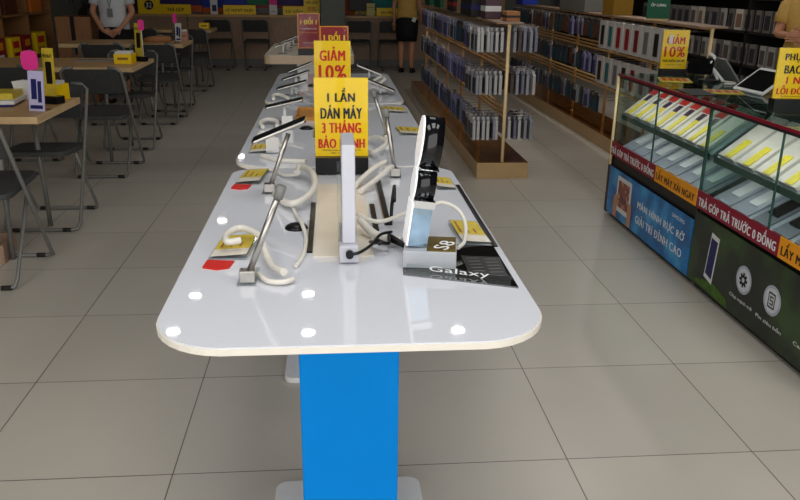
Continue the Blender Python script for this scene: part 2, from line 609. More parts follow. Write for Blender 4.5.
STG = 'rod phone stands on the tables'
make_stand('empty silver rod stand at left front of the nearest table', (0.334, -0.689, TZ), (0.398, -0.689, 1.045), STG)
make_stand('silver rod stand holding the phone left of the yellow 3 THANG sign', (0.327, -0.052, TZ), (0.379, -0.04, 1.027), STG, head=False)
make_stand('empty slim rod stand on the nearest table, right of the yellow 3 THANG sign', (0.664, 0.11, TZ), (0.639, 0.13, 1.052), STG, 1)
make_stand('slim rod stand on the second table, just right of the yellow signs', (0.679, 0.616, TZ), (0.631, 0.616, 1.038), STG, 1)
make_phone('black phone tilted on a rod, nearest of the left phones', (0.356, -0.03, 1.0345), (0.11, 0, 0.045))

def low_stand(label, x, y, z, side):
    s = thing('phone_stand', label, 'phone stand', (x, y, TZ), 0, 'low acrylic phone stands')
    MB().box(-0.035, 0.035, -0.03, 0.03, 0, 0.006).build('stand_base', M_acryl, s, 0.002)
    MB().tube([(0, 0, 0.006), (0, 0, z - TZ - 0.004)], 0.007, 10).build('rod', M_white, s)
    return s

lp = [
    ('black phone on second table beside the wooden tray', 0.308, 1.0, 0.951, (0.135, 0, 0.03), -1),
    ('phone at left front of the third table', 0.300, 1.75, 0.926, (0.133, 0, 0.036), -1),
    ('phone in the middle of the third table left row', 0.305, 2.1, 0.932, (0.119, 0, 0.038), -1),
    ('phone at the far left of the third table', 0.313, 2.45, 0.938, (0.125, 0, 0.049), -1),
    ('white-edged phone at the far right of the third table', 0.700, 2.45, 0.925, (0.141, 0, -0.054), 1),
    ('phone at right front of the third table, beside yellow sign', 0.725, 1.8, 0.920, (0.1, 0, -0.04), 1),
]
for lab, x, y, z, v, sd in lp:
    make_phone(lab, (x, y, z), v, M_white if 'white' in lab else M_steel)
    low_stand('low acrylic stand under the ' + lab, x, y, z, sd)
for i, (x, y) in enumerate(((0.13, 4.02), (0.15, 4.27), (0.15, 4.52), (0.17, 4.77))):
    place = ('nearest', 'second', 'third', 'farthest')[i]
    make_phone(place + ' phone in left row of the farthest table', (x, y, 0.945), (0.13, 0, 0.045))
    low_stand('acrylic stand under the ' + place + ' phone of the farthest table', x, y, 0.945, -1)

PG = 'yellow price cards on the tables'
make_card('yellow price card with red strip at left front of nearest table', (0.288, -0.492, TZ), 0.076, 0.14, -0.08)
make_card('yellow price card with red strip at left rear corner of nearest table', (0.268, 0.115, TZ), 0.066, 0.15, -0.1)
make_card('yellow price card beside the black board, right of nearest table', (0.786, -0.42, TZ), 0.066, 0.16, 0.04, side=1, red=False)
make_card('yellow price card at right rear of nearest table, behind the black sculpture', (0.79, 0.02, TZ), 0.05, 0.12, 0.0, side=1, red=False)
make_card('yellow price card at right front of the second table', (0.772, 0.80, TZ), 0.09, 0.14, 0.05, side=1, red=False)
make_card('yellow price card at right rear of the second table', (0.752, 1.30, TZ), 0.10, 0.14, 0.05, side=1, red=False)
make_card('yellow price card under the phone on the second table', (0.262, 0.50, TZ), 0.075, 0.13, 0.0, red=False)

# small white tag holders
def tag_holder(label, x, y):
    t = thing('tag_holder', label, 'tag holder', (x, y, TZ), 0.1, 'small clear price tag holders')
    MB().box(-0.02, 0.02, -0.012, 0.012, 0, 0.003).build('holder_foot', M_acryl, t)
    MB().box(-0.02, 0.02, -0.002, 0.002, 0.003, 0.05).build('tag_paper', M_paper, t)
tag_holder('small white price tag beside the rod, left front of second table', 0.30, 0.44)
tag_holder('small white price tag at left rear of second table', 0.325, 0.86)
tag_holder('small white price tag at left rear of third table', 0.34, 2.3)

wt = thing('wooden_tray', 'flat brown wooden tray on second table, left of the signs', 'tray', (0.40, 1.18, TZ))
MB().box(-0.055, 0.055, -0.13, 0.13, 0, 0.006).build('tray_bottom', mat('amber_wood', (190, 132, 60), 0.4, noise=0.12, scale=10), wt)
r = MB()
r.box(-0.055, 0.055, -0.13, -0.122, 0.006, 0.014).box(-0.055, 0.055, 0.122, 0.13, 0.006, 0.014)
r.box(-0.055, -0.048, -0.122, 0.122, 0.006, 0.014).box(0.048, 0.055, -0.122, 0.122, 0.006, 0.014)
r.build('tray_rim', MATS['amber_wood'], wt)

G = 'white security cables on the tables'
z = TZ
cable('security_cable', 'thick white coiled cable looping over the nearest left price card',
      [(0.400, -0.690, z + 0.02), (0.372, -0.640, z + 0.018), (0.352, -0.560, z + 0.03), (0.335, -0.505, z + 0.035), (0.300, -0.468, z + 0.036), (0.276, -0.500, z + 0.034), (0.282, -0.545, z + 0.032), (0.306, -0.537, z + 0.032)], 0.0075, ribs=0.14, n=12, group=G)
cable('security_cable', 'white cable lying from the front left stand to a ring', [(0.350, -0.662, z + 0.008), (0.372, -0.700, z + 0.007), (0.40, -0.708, z + 0.008), (0.416, -0.694, z + 0.008)], 0.005, group=G)
cable('security_cable', 'thin white cable crossing the black dome on the nearest table', [(0.418, -0.62, z + 0.006), (0.43, -0.55, z + 0.006), (0.432, -0.45, z + 0.008), (0.420, -0.373, z + 0.016), (0.405, -0.28, z + 0.006), (0.386, -0.17, z + 0.006)], 0.0045, group=G)
cable('security_cable', 'white coiled cable arching beside the left rear stand of the nearest table',
      [(0.345, -0.095, z + 0.012), (0.372, -0.19, z + 0.014), (0.400, -0.225, z + 0.02), (0.428, -0.185, z + 0.026), (0.444, -0.10, z + 0.03), (0.438, 0.02, z + 0.03), (0.420, 0.085, z + 0.03), (0.398, 0.13, z + 0.028), (0.392, 0.09, z + 0.02)], 0.009, ribs=0.14, n=10, group=G)
cable('security_cable', 'thin white cable trailing left along the rear of nearest table', [(0.392, 0.095, z + 0.012), (0.355, 0.11, z + 0.008), (0.33, 0.16, z + 0.006), (0.29, 0.20, z + 0.006)], 0.004, group=G)
cable('security_cable', 'thick white cable pair leaning left of the right rod stand', [(0.548, -0.03, z + 0.012), (0.575, 0.03, z + 0.022), (0.607, 0.085, z + 0.034), (0.64, 0.13, z + 0.04)], 0.008, ribs=0.1, group=G)
cable('security_cable', 'second thick white cable beside the right rod stand', [(0.56, -0.09, z + 0.012), (0.60, -0.02, z + 0.022), (0.64, 0.06, z + 0.034), (0.655, 0.1, z + 0.032)], 0.008, ribs=0.1, group=G)
cable('security_cable', 'thick white cable running from the white slab to the black sculpture', [(0.548, -0.40, z + 0.03), (0.565, -0.44, z + 0.02), (0.59, -0.475, z + 0.014), (0.63, -0.50, z + 0.013)], 0.0085, group=G)
cable('security_cable', 'thin white cable above the thick one behind the slab', [(0.546, -0.33, z + 0.022), (0.57, -0.37, z + 0.02), (0.60, -0.38, z + 0.02), (0.655, -0.33, z + 0.024)], 0.005, group=G)
cable('security_cable', 'white cable looping from the black sculpture to its grey block',
      [(0.668, -0.50, z + 0.055), (0.690, -0.46, z + 0.07), (0.72, -0.44, z + 0.078), (0.752, -0.45, z + 0.066), (0.765, -0.48, z + 0.045), (0.755, -0.54, z + 0.025), (0.737, -0.57, z + 0.02)], 0.0042, group=G)
for lab, pts in (
    ('cream coiled cable beside the tray on the second table left', [(0.235, 0.86, z + 0.01), (0.222, 0.92, z + 0.016), (0.245, 0.965, z + 0.02), (0.28, 0.94, z + 0.018), (0.286, 0.88, z + 0.01)]),
    ('cream coiled cable at left front of second table', [(0.235, 0.55, z + 0.01), (0.25, 0.63, z + 0.03), (0.29, 0.60, z + 0.02), (0.32, 0.52, z + 0.01)]),
    ('white cable along left front of second table', [(0.27, 0.38, z + 0.006), (0.33, 0.31, z + 0.006), (0.41, 0.29, z + 0.006)]),
    ('cream coiled cable at left front of third table', [(0.225, 1.58, z + 0.01), (0.22, 1.64, z + 0.018), (0.25, 1.66, z + 0.018), (0.29, 1.60, z + 0.01)]),
    ('white coiled cable right of the yellow signs on second table', [(0.60, 0.62, z + 0.01), (0.64, 0.54, z + 0.03), (0.66, 0.44, z + 0.03), (0.62, 0.36, z + 0.02), (0.595, 0.42, z + 0.01)]),
    ('cream coiled cable at right rear of third table', [(0.70, 2.2, z + 0.01), (0.75, 2.26, z + 0.03), (0.77, 2.18, z + 0.03), (0.73, 2.1, z + 0.01)])):
    cable('security_cable', lab, pts, 0.008, ribs=0.14, n=10, group=G)

# white upright slab (thin display seen edge on)
M_slab = mat('slab_white', (196, 197, 206), 0.3, noise=0.02)
sl = thing('upright_display', 'tall thin white display slab standing edge-on on nearest table', 'display', (0.5195, -0.46, TZ + 0.003))
MB().box(-0.0185, 0.0185, -0.14, 0.02, 0, 0.034).build('display_base', M_slab, sl, 0.002)
MB().box(-0.0125, 0.0135, -0.125, 0.005, 0.034, 0.228).build('display_panel', M_slab, sl, 0.003)
MB().box(-0.021, -0.0145, -0.11, 0.0, 0.034, 0.17).build('side_glass', M_acryl, sl)
k = MB()
k.tube([(0.001, -0.141, 0.02), (0.001, -0.155, 0.02)], 0.0075, 14)
k.build('base_plug', M_black, sl)
cable('black_cable', 'black cable from the white slab base to the knotted cord bundle', [(0.5205, -0.612, z + 0.024), (0.54, -0.605, z + 0.026), (0.565, -0.57, z + 0.03), (0.585, -0.52, z + 0.034), (0.61, -0.49, z + 0.03)], 0.0032, M_black)
kn = MB()
for q in range(3):
    kn.tube(spline([(0.565 + .01 * q, -0.50 - .01 * q, z + 0.012), (0.575, -0.54 + .01 * q, z + 0.024), (0.6, -0.535, z + 0.02), (0.605, -0.50, z + 0.014 + .006 * q), (0.63, -0.535 + .01 * q, z + 0.014)], 8), 0.0035, 8)
tag(kn.build('black_cable', M_black), 'knotted black cord bundle left of the black sculpture', 'cable')

# black board, grey block and the wavy sculpture at the right
bd = thing('display_board', 'glossy black board with white Galaxy lettering under the wavy sculpture', 'board', (0.72, -0.65, TZ))
M_black_mirror = mat('black_mirror_board', (8, 9, 12), 0.02, noise=0.05, spec=0.5)
M_black_mirror.node_tree.nodes['Principled BSDF'].inputs['IOR'].default_value = 2.6
MB().prism([(-0.101, -0.015), (0.101, -0.093), (0.101, 0.14), (-0.085, 0.17)], 0, 0.003).build('board_plate', M_black_mirror, bd)
vx = Vector((0.202, -0.078)).normalized()
ang = math.atan2(vx.y, vx.x)
lip = MB()
mx = Matrix.Translation((0.0, -0.030, 0.003)) @ Matrix.Rotation(ang, 4, 'Z')
lip.box(-0.1, 0.1, 0.0, 0.003, 0, 0.012, mx)
lip.build('acrylic_lip', M_acryl, bd)
text('Galaxy', 0.114, 0.0135, M_whiteprint, bd, (0.002, -0.0315, 0.0100), (PI / 2, 0, ang), bold=0.01)
info = MB()
info.add([(0.022, 0.075, 0.006), (0.022, -0.03, 0.006), (0.092, -0.045, 0.006), (0.098, 0.06, 0.006)], [(0, 1, 2, 3)])
info.build('info_plate', M_black, bd)
li = MB()
for q in range(5):
    for c in range(2):
        x0 = 0.03 + c * 0.034
        y0 = 0.055 - q * 0.018 - c * 0.008
        li.box(x0, x0 + 0.024, y0, y0 + 0.003, 0.0063, 0.0068)
li.build('info_print', M_grey, bd)
MB().box(-0.03, 0.03, -0.26, 0.26, 0, 0.002).build('edge_sticker', M_black, None, 0, None)
es = bpy.data.objects['edge_sticker']
es.name = 'black_edge_strip'
es.location = (0.826, -0.25, TZ)
es.scale = (0.18, 1, 1)
tag(es, 'long black strip along the right edge of nearest table', 'strip')

sc = thing('sculpture', 'tall wavy black sculpture with glowing white edge on grey block', 'sculpture', (0.678, -0.592, TZ + 0.0032), -0.16)
MB().box(-0.05, 0.052, -0.05, 0.045, 0, 0.034).build('grey_block', mat('silver_block', (176, 180, 186), 0.35, noise=0.04), sc, 0.002)
gp = MB().box(-0.005, 0.05, -0.046, 0.042, 0.034, 0.0355)
gp.build('block_plate', mat('dark_olive_gold', (120, 100, 40), 0.25, 0.5, noise=0.1), sc)
text('S8', 0.05, 0.03, M_whiteprint, sc, (0.028, -0.012, 0.0362), (0, 0, 1.2), bold=0.02)
LEAN = Matrix.Translation((-0.008, 0, 0.034)) @ Matrix.Rotation(0.20, 4, 'Z') @ Matrix.Rotation(math.radians(7.5), 4, 'Y')
def yz(outline, x0, x1, m, nm, smooth=True):
    vs = []
    n = len(outline)
    for x in (x0, x1):
        for y, zz in outline:
            vs.append(LEAN @ Vector((x, y, zz)))
    b = MB()
    b.add(vs, [list(range(n))[::-1], list(range(n, 2 * n))])
    b.add(vs, [(i, (i + 1) % n, n + (i + 1) % n, n + i) for i in range(n)], smooth)
    return b.build(nm, m, sc)
def blob(cz, ry, rz_, n=28):
    return [(ry * math.cos(2 * PI * k / n), cz + rz_ * math.sin(2 * PI * k / n)) for k in range(n)]
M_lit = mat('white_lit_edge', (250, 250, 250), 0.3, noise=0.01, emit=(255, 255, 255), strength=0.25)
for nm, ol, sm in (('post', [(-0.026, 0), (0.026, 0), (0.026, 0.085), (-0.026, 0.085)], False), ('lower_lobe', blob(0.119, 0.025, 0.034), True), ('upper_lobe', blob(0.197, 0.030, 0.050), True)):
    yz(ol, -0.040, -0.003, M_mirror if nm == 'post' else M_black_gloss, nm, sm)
    yz(ol, -0.0435, -0.0402, M_lit, 'white_face', False)
yz([(-0.034, 0.078), (0.034, 0.078), (0.034, 0.092), (-0.034, 0.092)], -0.041, -0.001, M_chrome, 'chrome_collar', False)
yz(blob(0.150, 0.026, 0.004), -0.041, -0.002, M_chrome, 'chrome_ring', True)
hk = MB().tube(spline([(0.618, -0.36, z + 0.004), (0.621, -0.35, z + 0.05), (0.625, -0.36, z + 0.09), (0.622, -0.40, z + 0.10), (0.618, -0.45, z + 0.085)], 8), 0.004, 8)
tag(hk.build('gooseneck_arm', M_black), 'bent black arm standing behind the wavy sculpture', 'arm')

def table_bar(label, x, y, l, rz):
    b = thing('phone_bar', label, 'phone dummy', (x, y, TZ), rz)
    MB().box(-0.007, 0.007, -l / 2, l / 2, 0, 0.01).build('bar_body', M_black, b, 0.002)
    MB().box(-0.0085, -0.0072, -l / 2, l / 2, 0, 0.011).build('silver_side', M_steel, b)
table_bar('long black bar with silver side lying right of the white slab', 0.612, -0.15, 0.40, 0.0)

# ------------------------------------------------------------------ folding chairs
def make_chair(label, loc, rz, group):
    c = thing('folding_chair', label, 'chair', loc, rz, group)
    X = 0.21
    def uframe(pts, nm, open_top):
        # one continuous tube down the left, across the floor and up the right
        (y0, z0), (y1, z1) = pts           # foot, top
        L = []
        L.append((-X, y1, z1))
        L.append((-X, y0 + (y1 - y0) * 0.09, z0 + 0.035))
        L += [(-X + 0.008, y0, z0 + 0.008), (-X + 0.04, y0, z0)]
        L += [(X - 0.04, y0, z0), (X - 0.008, y0, z0 + 0.008), (X, y0 + (y1 - y0) * 0.09, z0 + 0.035), (X, y1, z1)]
        if not open_top:
            L = [(-0.12, y1 - 0.004, z1 + 0.035), (-X + 0.03, y1 - 0.003, z1 + 0.028)] + L + [(X - 0.03, y1 - 0.003, z1 + 0.028), (0.12, y1 - 0.004, z1 + 0.035)]
        return MB().tube(L, 0.0105, 8).build(nm, M_tube, c)
    frames = {}
    frames[0.235] = uframe([(0.235, 0.012), (-0.215, 0.76)], 'front_leg_frame', False)
    def rear():
        L = [(-X + 0.022, 0.07, 0.43), (-X + 0.022, -0.215, 0.045), (-X + 0.03, -0.235, 0.018), (-X + 0.06, -0.235, 0.012), (X - 0.06, -0.235, 0.012), (X - 0.03, -0.235, 0.018), (X - 0.022, -0.215, 0.045), (X - 0.022, 0.07, 0.43)]
        return MB().tube(L, 0.0095, 8).build('rear_leg_frame', M_tube, c)
    frames[-0.235] = rear()
    # seat: rounded slab sloping gently
    mx = Matrix.Translation((0, 0.0, 0.44)) @ Matrix.Rotation(0.06, 4, 'X')
    MB().prism(rrect(-0.19, 0.19, -0.17, 0.235, 0.05), -0.012, 0.016, mx).build('seat', M_chair, c, 0.006)
    # backrest: curved panel between the tubes
    b = MB()
    n = 8
    vs = []
    for zz, yb in ((0.60, -0.112), (0.785, -0.222)):
        for d in (0.0, 0.022):
            for k in range(n + 1):
                t = k / n * 2 - 1
                vs.append((t * 0.195, yb - 0.03 * (1 - t * t) + d, zz))
    m = n + 1
    fs = []
    for k in range(n):
        fs += [(k, k + 1, 2 * m + k + 1, 2 * m + k), (m + k, 3 * m + k, 3 * m + k + 1, m + k + 1), (2 * m + k, 2 * m + k + 1, 3 * m + k + 1, 3 * m + k), (k, m + k, m + k + 1, k + 1)]
    fs += [(0, 2 * m, 3 * m, m), (n, m + n, 3 * m + n, 2 * m + n)]
    b.add(vs, fs, False)
    b.build('backrest', M_chair, c, 0.005)
    for sx in (-1, 1):
        for yy in (-0.235, 0.235):
            MB().tube([(sx * 0.12, yy, 0.0125), (sx * 0.165, yy, 0.0125)], 0.0125, 8).build('rubber_foot', M_rubber, frames[yy])
    return c

CG = 'grey folding chairs at the left desks'
chair0 = make_chair('grey folding chair in the left foreground, near side of first desk', (-1.19, 1.755, 0), 0, CG)
cx = -1.195
for x, y, rz, lab in (
    (cx, 2.665, PI, 'grey folding chair between the first and second desks, facing camera'),
    (-1.21, 3.97, 0, 'grey folding chair backed against near side of second desk, right end'),
    (-1.255, 4.975, PI, 'grey folding chair on the far side of second desk, right end'),
    (-1.26, 6.22, 0, 'grey folding chair on the near side of third desk, right end'),
    (-1.29, 7.05, PI, 'grey folding chair on the far side of third desk, right end'),
    (-1.33, 8.75, 0, 'grey folding chair on the near side of fourth desk, right end'),
    (-1.87, 4.09, 0, 'grey folding chair on the near side of second desk, left place'),
    (-1.74, 6.2, 0, 'grey folding chair on the near side of third desk, left place'),
    (-1.95, 2.70, PI, 'grey folding chair on the far side of first desk, left place'),
    (-1.95, 8.75, 0, 'grey folding chair on the near side of fourth desk, left place')):
    dup(chair0, (x, y, 0), rz, lab)
for x, lab in ((-1.33, 'dark folding chair at the back desk, leftmost of the four'), (-0.735, 'dark folding chair at back desk, second of the four from left'),
               (0.93, 'dark folding chair at the back desk just right of the pillar'), (1.47, 'dark folding chair at the back desk behind the standing person')):
    dup(chair0, (x, 11.3, 0), 0, lab, 'folding chairs at the back desks')

# ------------------------------------------------------------------ left desks
def make_desk(label, x1, y0, y1, length=1.55):
    d = thing('wooden_desk', label, 'desk', (x1, y0, 0), 0, 'beige wooden desks on the left')
    w = y1 - y0
    tp = MB()
    tp.use(M_wood).box(-length, -0.012, 0.0, w, 0.715, 0.75)
    tp.use(M_wood_edge).box(-0.012, 0, 0, w, 0.715, 0.7505).box(-length, 0, -0.008, 0, 0.715, 0.7505)
    tp.build('desktop', None, d, 0.003)
    for x in (-length + 0.12, -0.24):
        for yy, fy in ((0.1, 0.05), (w - 0.1, w - 0.05)):
            MB().tube([(x, yy, 0.714), (x, fy, 0.0)], 0.014, 8).build('leg', M_tube, d)
    MB().box(-length + 0.14, -0.16, w / 2 - 0.02, w / 2 + 0.02, 0.665, 0.714).build('cross_rail', M_grey, d)
    return d
make_desk('beige wooden desk with lilac flyer stand, yellow folder and pink tag', -0.945, 1.915, 2.60)
make_desk('second beige wooden desk, with yellow leaflet box at its corner', -1.03, 4.20, 4.98, 1.9)
make_desk('third beige wooden desk, in front of the woman in white blouse', -1.055, 6.49, 7.15, 1.25)
make_desk('fourth beige wooden desk, nearest to the back counter', -1.12, 8.98, 9.6, 1.4)

cr = thing('wooden_crate', 'small brown striped crate on floor under the nearest chair', 'crate', (-1.33, 1.99, 0), 0.1)
MB().box(-0.12, 0.12, -0.11, 0.11, 0, 0.008).build('crate_bottom', M_wood_dark, cr)
for yy in (-0.115, 0.105):
    MB().box(-0.125, 0.125, yy, yy + 0.01, 0, 0.10).build('side_panel', M_wood_dark, cr)
for xx in (-0.125, 0.115):
    MB().box(xx, xx + 0.01, -0.105, 0.105, 0, 0.10).build('side_panel', M_wood_dark, cr)
sb = MB()
for q in range(4):
    sb.box(-0.1 + q * 0.055, -0.08 + q * 0.055, -0.1165, -0.1155, 0.01, 0.09)
sb.build('orange_stripes', mat('copper_band', (206, 120, 50), 0.3, 0.4, noise=0.1), cr)

# items on the desks
DZ = 0.7505
def easel(label, x, y, rz, kind, zb=DZ):
    """A flyer holder: leaning clear back, coloured sheet, optional round pink tag."""
    t = thing('flyer_stand', label, 'flyer stand', (x, y, zb), rz)
    h, w, m = kind
    lean = Matrix.Rotation(-0.14, 4, 'X')
    fb_ = MB().box(-w / 2, w / 2, -0.002, 0.004, 0.0, h, lean).build('flyer', m, t)
    MB().box(-w / 2, w / 2, 0.0, 0.07, 0, 0.004).build('stand_foot', M_acryl, t)
    b = MB()
    b.box(-w * 0.3, w * 0.05, -0.0035, -0.0025, h * 0.3, h * 0.8, lean)
    b.box(w * 0.12, w * 0.36, -0.0035, -0.0025, h * 0.22, h * 0.75, lean)
    b.box(-w * 0.4, w * 0.4, -0.0035, -0.0025, h * 0.06, h * 0.15, lean)
    b.build('flyer_print', M_navy, fb_)
    return t

def tag_sign(label, x, y, w, h0, h1, rz=0.0, zb=DZ):
    t = thing('round_tag', label, 'tag', (x, y, zb), rz)
    MB().tube([(0, 0, 0), (0, 0, h0)], 0.003, 6).build('tag_stick', M_paper, t)
    cz = (h0 + h1) / 2
    hh = (h1 - h0) / 2
    pts = [(w / 2 * (abs(math.cos(a)) ** 0.5) * math.copysign(1, math.cos(a)), cz + hh * (abs(math.sin(a)) ** 0.6) * math.copysign(1, math.sin(a))) for a in [2 * PI * k / 24 for k in range(24)]]
    vs = [(x_, -0.0015, z_) for x_, z_ in pts] + [(x_, 0.0015, z_) for x_, z_ in pts]
    MB().add(vs, [list(range(24)), list(range(24, 48))[::-1]] + [(i, (i + 1) % 24, 24 + (i + 1) % 24, 24 + i) for i in range(24)]).build('tag_card', M_pink, t)
    MB().tube([(0, 0, 0), (0, 0, 0.004)], 0.02, 12).build('tag_foot', M_black, t)
    return t

def yellow_stand(label, x, y, w, h, rz, zb=DZ):
    t = thing('standing_flyer', label, 'flyer', (x, y, zb), rz)
    MB().box(-w / 2 - 0.005, w / 2 + 0.02, -0.03, 0.04, 0, 0.04).build('flyer_base', M_black, t, 0.003)
    lean = Matrix.Translation((0, 0, 0.04)) @ Matrix.Rotation(-0.06, 4, 'X')
    MB().box(-w / 2, w / 2, -0.002, 0.002, 0, h - 0.04, lean).build('flyer_card', M_yellow_dull, t)
    MB().prism(rrect(-w * 0.25, w * 0.28, h * 0.22, h * 0.62, 0.006, 3), 0.0022, 0.0032, lean @ Matrix.Rotation(PI / 2, 4, 'X')).build('printed_phone', M_ink, t)
    text('MUA NGAY', w * 0.8, 0.018, M_ink, t, (0, -0.004 + 0.06 * (h * 0.86 - 0.04), h * 0.86), (PI / 2 - 0.06, 0, 0))
    return t

def open_box(label, x, y, w, d, h, rz, m, zb=DZ, fill=True):
    t = thing('leaflet_box', label, 'box', (x, y, zb), rz)
    e = 0.004
    b = MB()
    b.box(-w / 2, w / 2, -d / 2, d / 2, 0, e)
    b.box(-w / 2, w / 2, -d / 2, -d / 2 + e, e, h).box(-w / 2, w / 2, d / 2 - e, d / 2, e, h)
    b.box(-w / 2, -w / 2 + e, -d / 2 + e, d / 2 - e, e, h).box(w / 2 - e, w / 2, -d / 2 + e, d / 2 - e, e, h)
    b.build('box_tray', m, t)
    if fill:
        f = MB()
        for q in range(5):
            f.box(-w / 2 + 0.008, w / 2 - 0.008, -d / 2 + 0.012 + q * d * 0.16, -d / 2 + 0.02 + q * d * 0.16, e, h + 0.018 - 0.004 * (q % 2))
        f.build('leaflets', M_paper, t)
    p = MB().box(-w * 0.3, w * 0.3, -d / 2 - 0.001, -d / 2, h * 0.4, h * 0.65)
    p.build('box_print', mat('brown_print', (150, 110, 20), 0.5, noise=0.05), t)
    return t

tag_sign('pink tag card standing on the nearest desk', -1.075, 2.27, 0.085, 0.185, 0.285)
easel('lilac and navy flyer stand at corner of nearest desk', -1.005, 2.09, -0.25, (0.20, 0.085, M_lilac))
yellow_stand('tall yellow flyer with printed phone on the nearest desk', -1.02, 2.36, 0.07, 0.29, -0.35)
open_box('yellow leaflet box at right end of nearest desk', -1.045, 2.515, 0.09, 0.12, 0.085, -0.25, M_yellow)
bk = thing('paper_stack', 'yellow folder and papers stacked at left end of nearest desk', 'papers', (-1.34, 2.34, DZ), 0.1)
MB().box(-0.17, 0.15, -0.13, 0.12, 0, 0.012).build('booklet', M_navy, bk)
MB().box(-0.16, 0.16, -0.12, 0.13, 0.012, 0.03).build('papers', M_paper, bk)
MB().box(-0.17, 0.14, -0.06, 0.14, 0.03, 0.062).build('folder', M_yellow_dull, bk)
fl = MB()
for q in range(4):
    a = 0.25 + q * 0.22
    fl.add([(0, 0, 0), (0.1 * math.cos(a), 0.1 * math.sin(a), 0), (0.1 * math.cos(a) - 0.02, 0.1 * math.sin(a), 0.10), (-0.02, 0, 0.10)], [(0, 1, 2, 3)])
bo = fl.build('open_brochure', M_paper)
bo.location = (-1.25, 2.50, DZ)
bo.rotation_euler = (0, 0, 0.3)
tag(bo, 'white fanned brochure standing behind papers on nearest desk', 'brochure')

open_box('yellow leaflet box on the second desk', -1.165, 4.56, 0.135, 0.16, 0.075, 0.0, M_yellow)
tag_sign('pink tag card standing on second desk beside the yellow flyer', -1.045, 4.68, 0.05, 0.245, 0.33)
yellow_stand('yellow flyer on black base at corner of second desk', -1.085, 4.70, 0.075, 0.30, -0.5)
pn = MB().box(-0.16, 0.14, -0.03, 0.04, 0, 0.012)
o = pn.build('clipboard', M_grey)
o.location = (-1.42, 4.68, DZ)
o.rotation_euler = (0, 0, 0.2)
tag(o, 'grey clipboard lying left of the yellow box on second desk', 'clipboard')
bg = MB()
bg.loft([(0, 0, 0, 0.14, 0.08), (0, 0, 0.03, 0.15, 0.085), (0.02, 0, 0.055, 0.11, 0.06), (0.03, 0, 0.062, 0.05, 0.03)], 20)
o = bg.build('leather_pouch', M_cardboard)
o.location = (-1.38, 6.85, DZ)
tag(o, 'flat brown pouch lying on the third desk', 'pouch')
easel('white flyer stand at corner of third desk', -1.18, 6.95, -0.3, (0.19, 0.07, M_paper))
tag_sign('pink tag card standing on third desk among the flyers', -1.165, 6.75, 0.045, 0.2, 0.30)
open_box('pale pink leaflet box at the corner of third desk', -1.12, 7.02, 0.07, 0.08, 0.10, 0, mat('pale_pink_card', (190, 140, 130), 0.6, noise=0.05))
open_box('yellow leaflet box on the fourth desk', -1.25, 9.3, 0.13, 0.12, 0.075, 0.0, M_yellow, fill=False)

# shelf unit with boxes on the far left
su = thing('shelf_unit', 'plywood shelf unit along the left wall', 'shelf', (-3.35, 6.6, 0))
for zz in (0.02, 0.47, 0.96, 1.38):
    MB().box(-0.18, 0.2, -0.2, 2.32, zz, zz + 0.03).build('shelf_board', M_ply, su)
for yy in (-0.23, 0.70, 1.50, 2.32):
    MB().box(-0.18, 0.2, yy, yy + 0.028, 0, 1.42).build('upright', M_ply, su)
def promo(label, x, y, w, h, d, m, m2, zb=0.5):
    t = thing('promo_box', label, 'box', (x, y, zb), 0, 'red and yellow boxes on the left shelf')
    MB().box(-d / 2, d / 2, -w / 2, w / 2, 0, h).build('carton', m, t, 0.003)
    MB().box(-w * 0.32, w * 0.32, -0.0005, 0.0005, h * 0.5, h * 0.82).build('carton_print', m2, t, 0, (d / 2 + 0.001, 0, 0), (0, 0, PI / 2))
    MB().box(-w * 0.3, w * 0.3, -0.0005, 0.0005, h * 0.14, h * 0.3).build('carton_print', M_paper if m is M_crimson else M_crimson, t, 0, (d / 2 + 0.001, 0, 0), (0, 0, PI / 2))
promo('first red box on left shelf, nearest', -3.24, 7.12, 0.30, 0.25, 0.2, M_crimson, M_orange)
promo('yellow box between the two red boxes on left shelf', -3.22, 7.54, 0.28, 0.24, 0.2, M_yellow, M_red)
promo('second red box on left shelf, between two yellow boxes', -3.22, 7.9, 0.24, 0.24, 0.2, M_crimson, M_orange)
promo('farthest yellow box on left shelf', -3.22, 8.36, 0.34, 0.25, 0.2, M_yellow, M_red)
for i, (y, zz, h, rgb) in enumerate(((6.9, 0.99, 0.2, (150, 120, 70)), (7.6, 0.99, 0.22, (90, 40, 20)), (8.4, 0.99, 0.2, (206, 110, 30)))):
    lab = ('tan carton on the upper left shelf', 'dark brown carton on the upper left shelf', 'orange carton on the upper left shelf')[i]
    t = thing('carton', lab, 'box', (-3.26, y, zz))
    mm = mat('carton_tone' + str(i), rgb, 0.6, noise=0.1)
    MB().box(-0.1, 0.12, -0.18, 0.18, 0, h).build('carton_body', mm, t, 0.004)
    MB().box(-0.1, 0.12, -0.02, 0.02, h, h + 0.002).build('packing_tape', M_cardboard, t)
M_cab = mat('orange_brown_wood', (150, 104, 66), 0.5, noise=0.12, scale=6, stretch=(6, 6, 1))
cb = thing('wooden_cabinet', 'brown wooden cabinet standing behind the third desk, left of woman', 'cabinet', (-2.47, 7.75, 0))
MB().box(-0.2, 0.2, -0.18, 0.18, 0, 0.97).build('cabinet_body', M_cab, cb, 0.004)
dl_ = MB().box(-0.19, -0.005, -0.196, -0.181, 0.05, 0.95).build('cabinet_door', M_cab, cb, 0.003)
MB().tube([(-0.03, -0.2, 0.5), (-0.03, -0.2, 0.6)], 0.006, 8).build('handle', M_steel, dl_)
MB().box(0.005, 0.19, -0.196, -0.181, 0.05, 0.95).build('cabinet_door', M_cab, cb, 0.003)
stp = MB().box(-0.022, 0.022, -0.21, -0.197, 0.55, 0.98)
stp.build('black_strap', M_black, cb)
fan = thing('pedestal_fan', 'dark pedestal fan left of the woman in white blouse', 'fan', (-2.52, 8.45, 0))
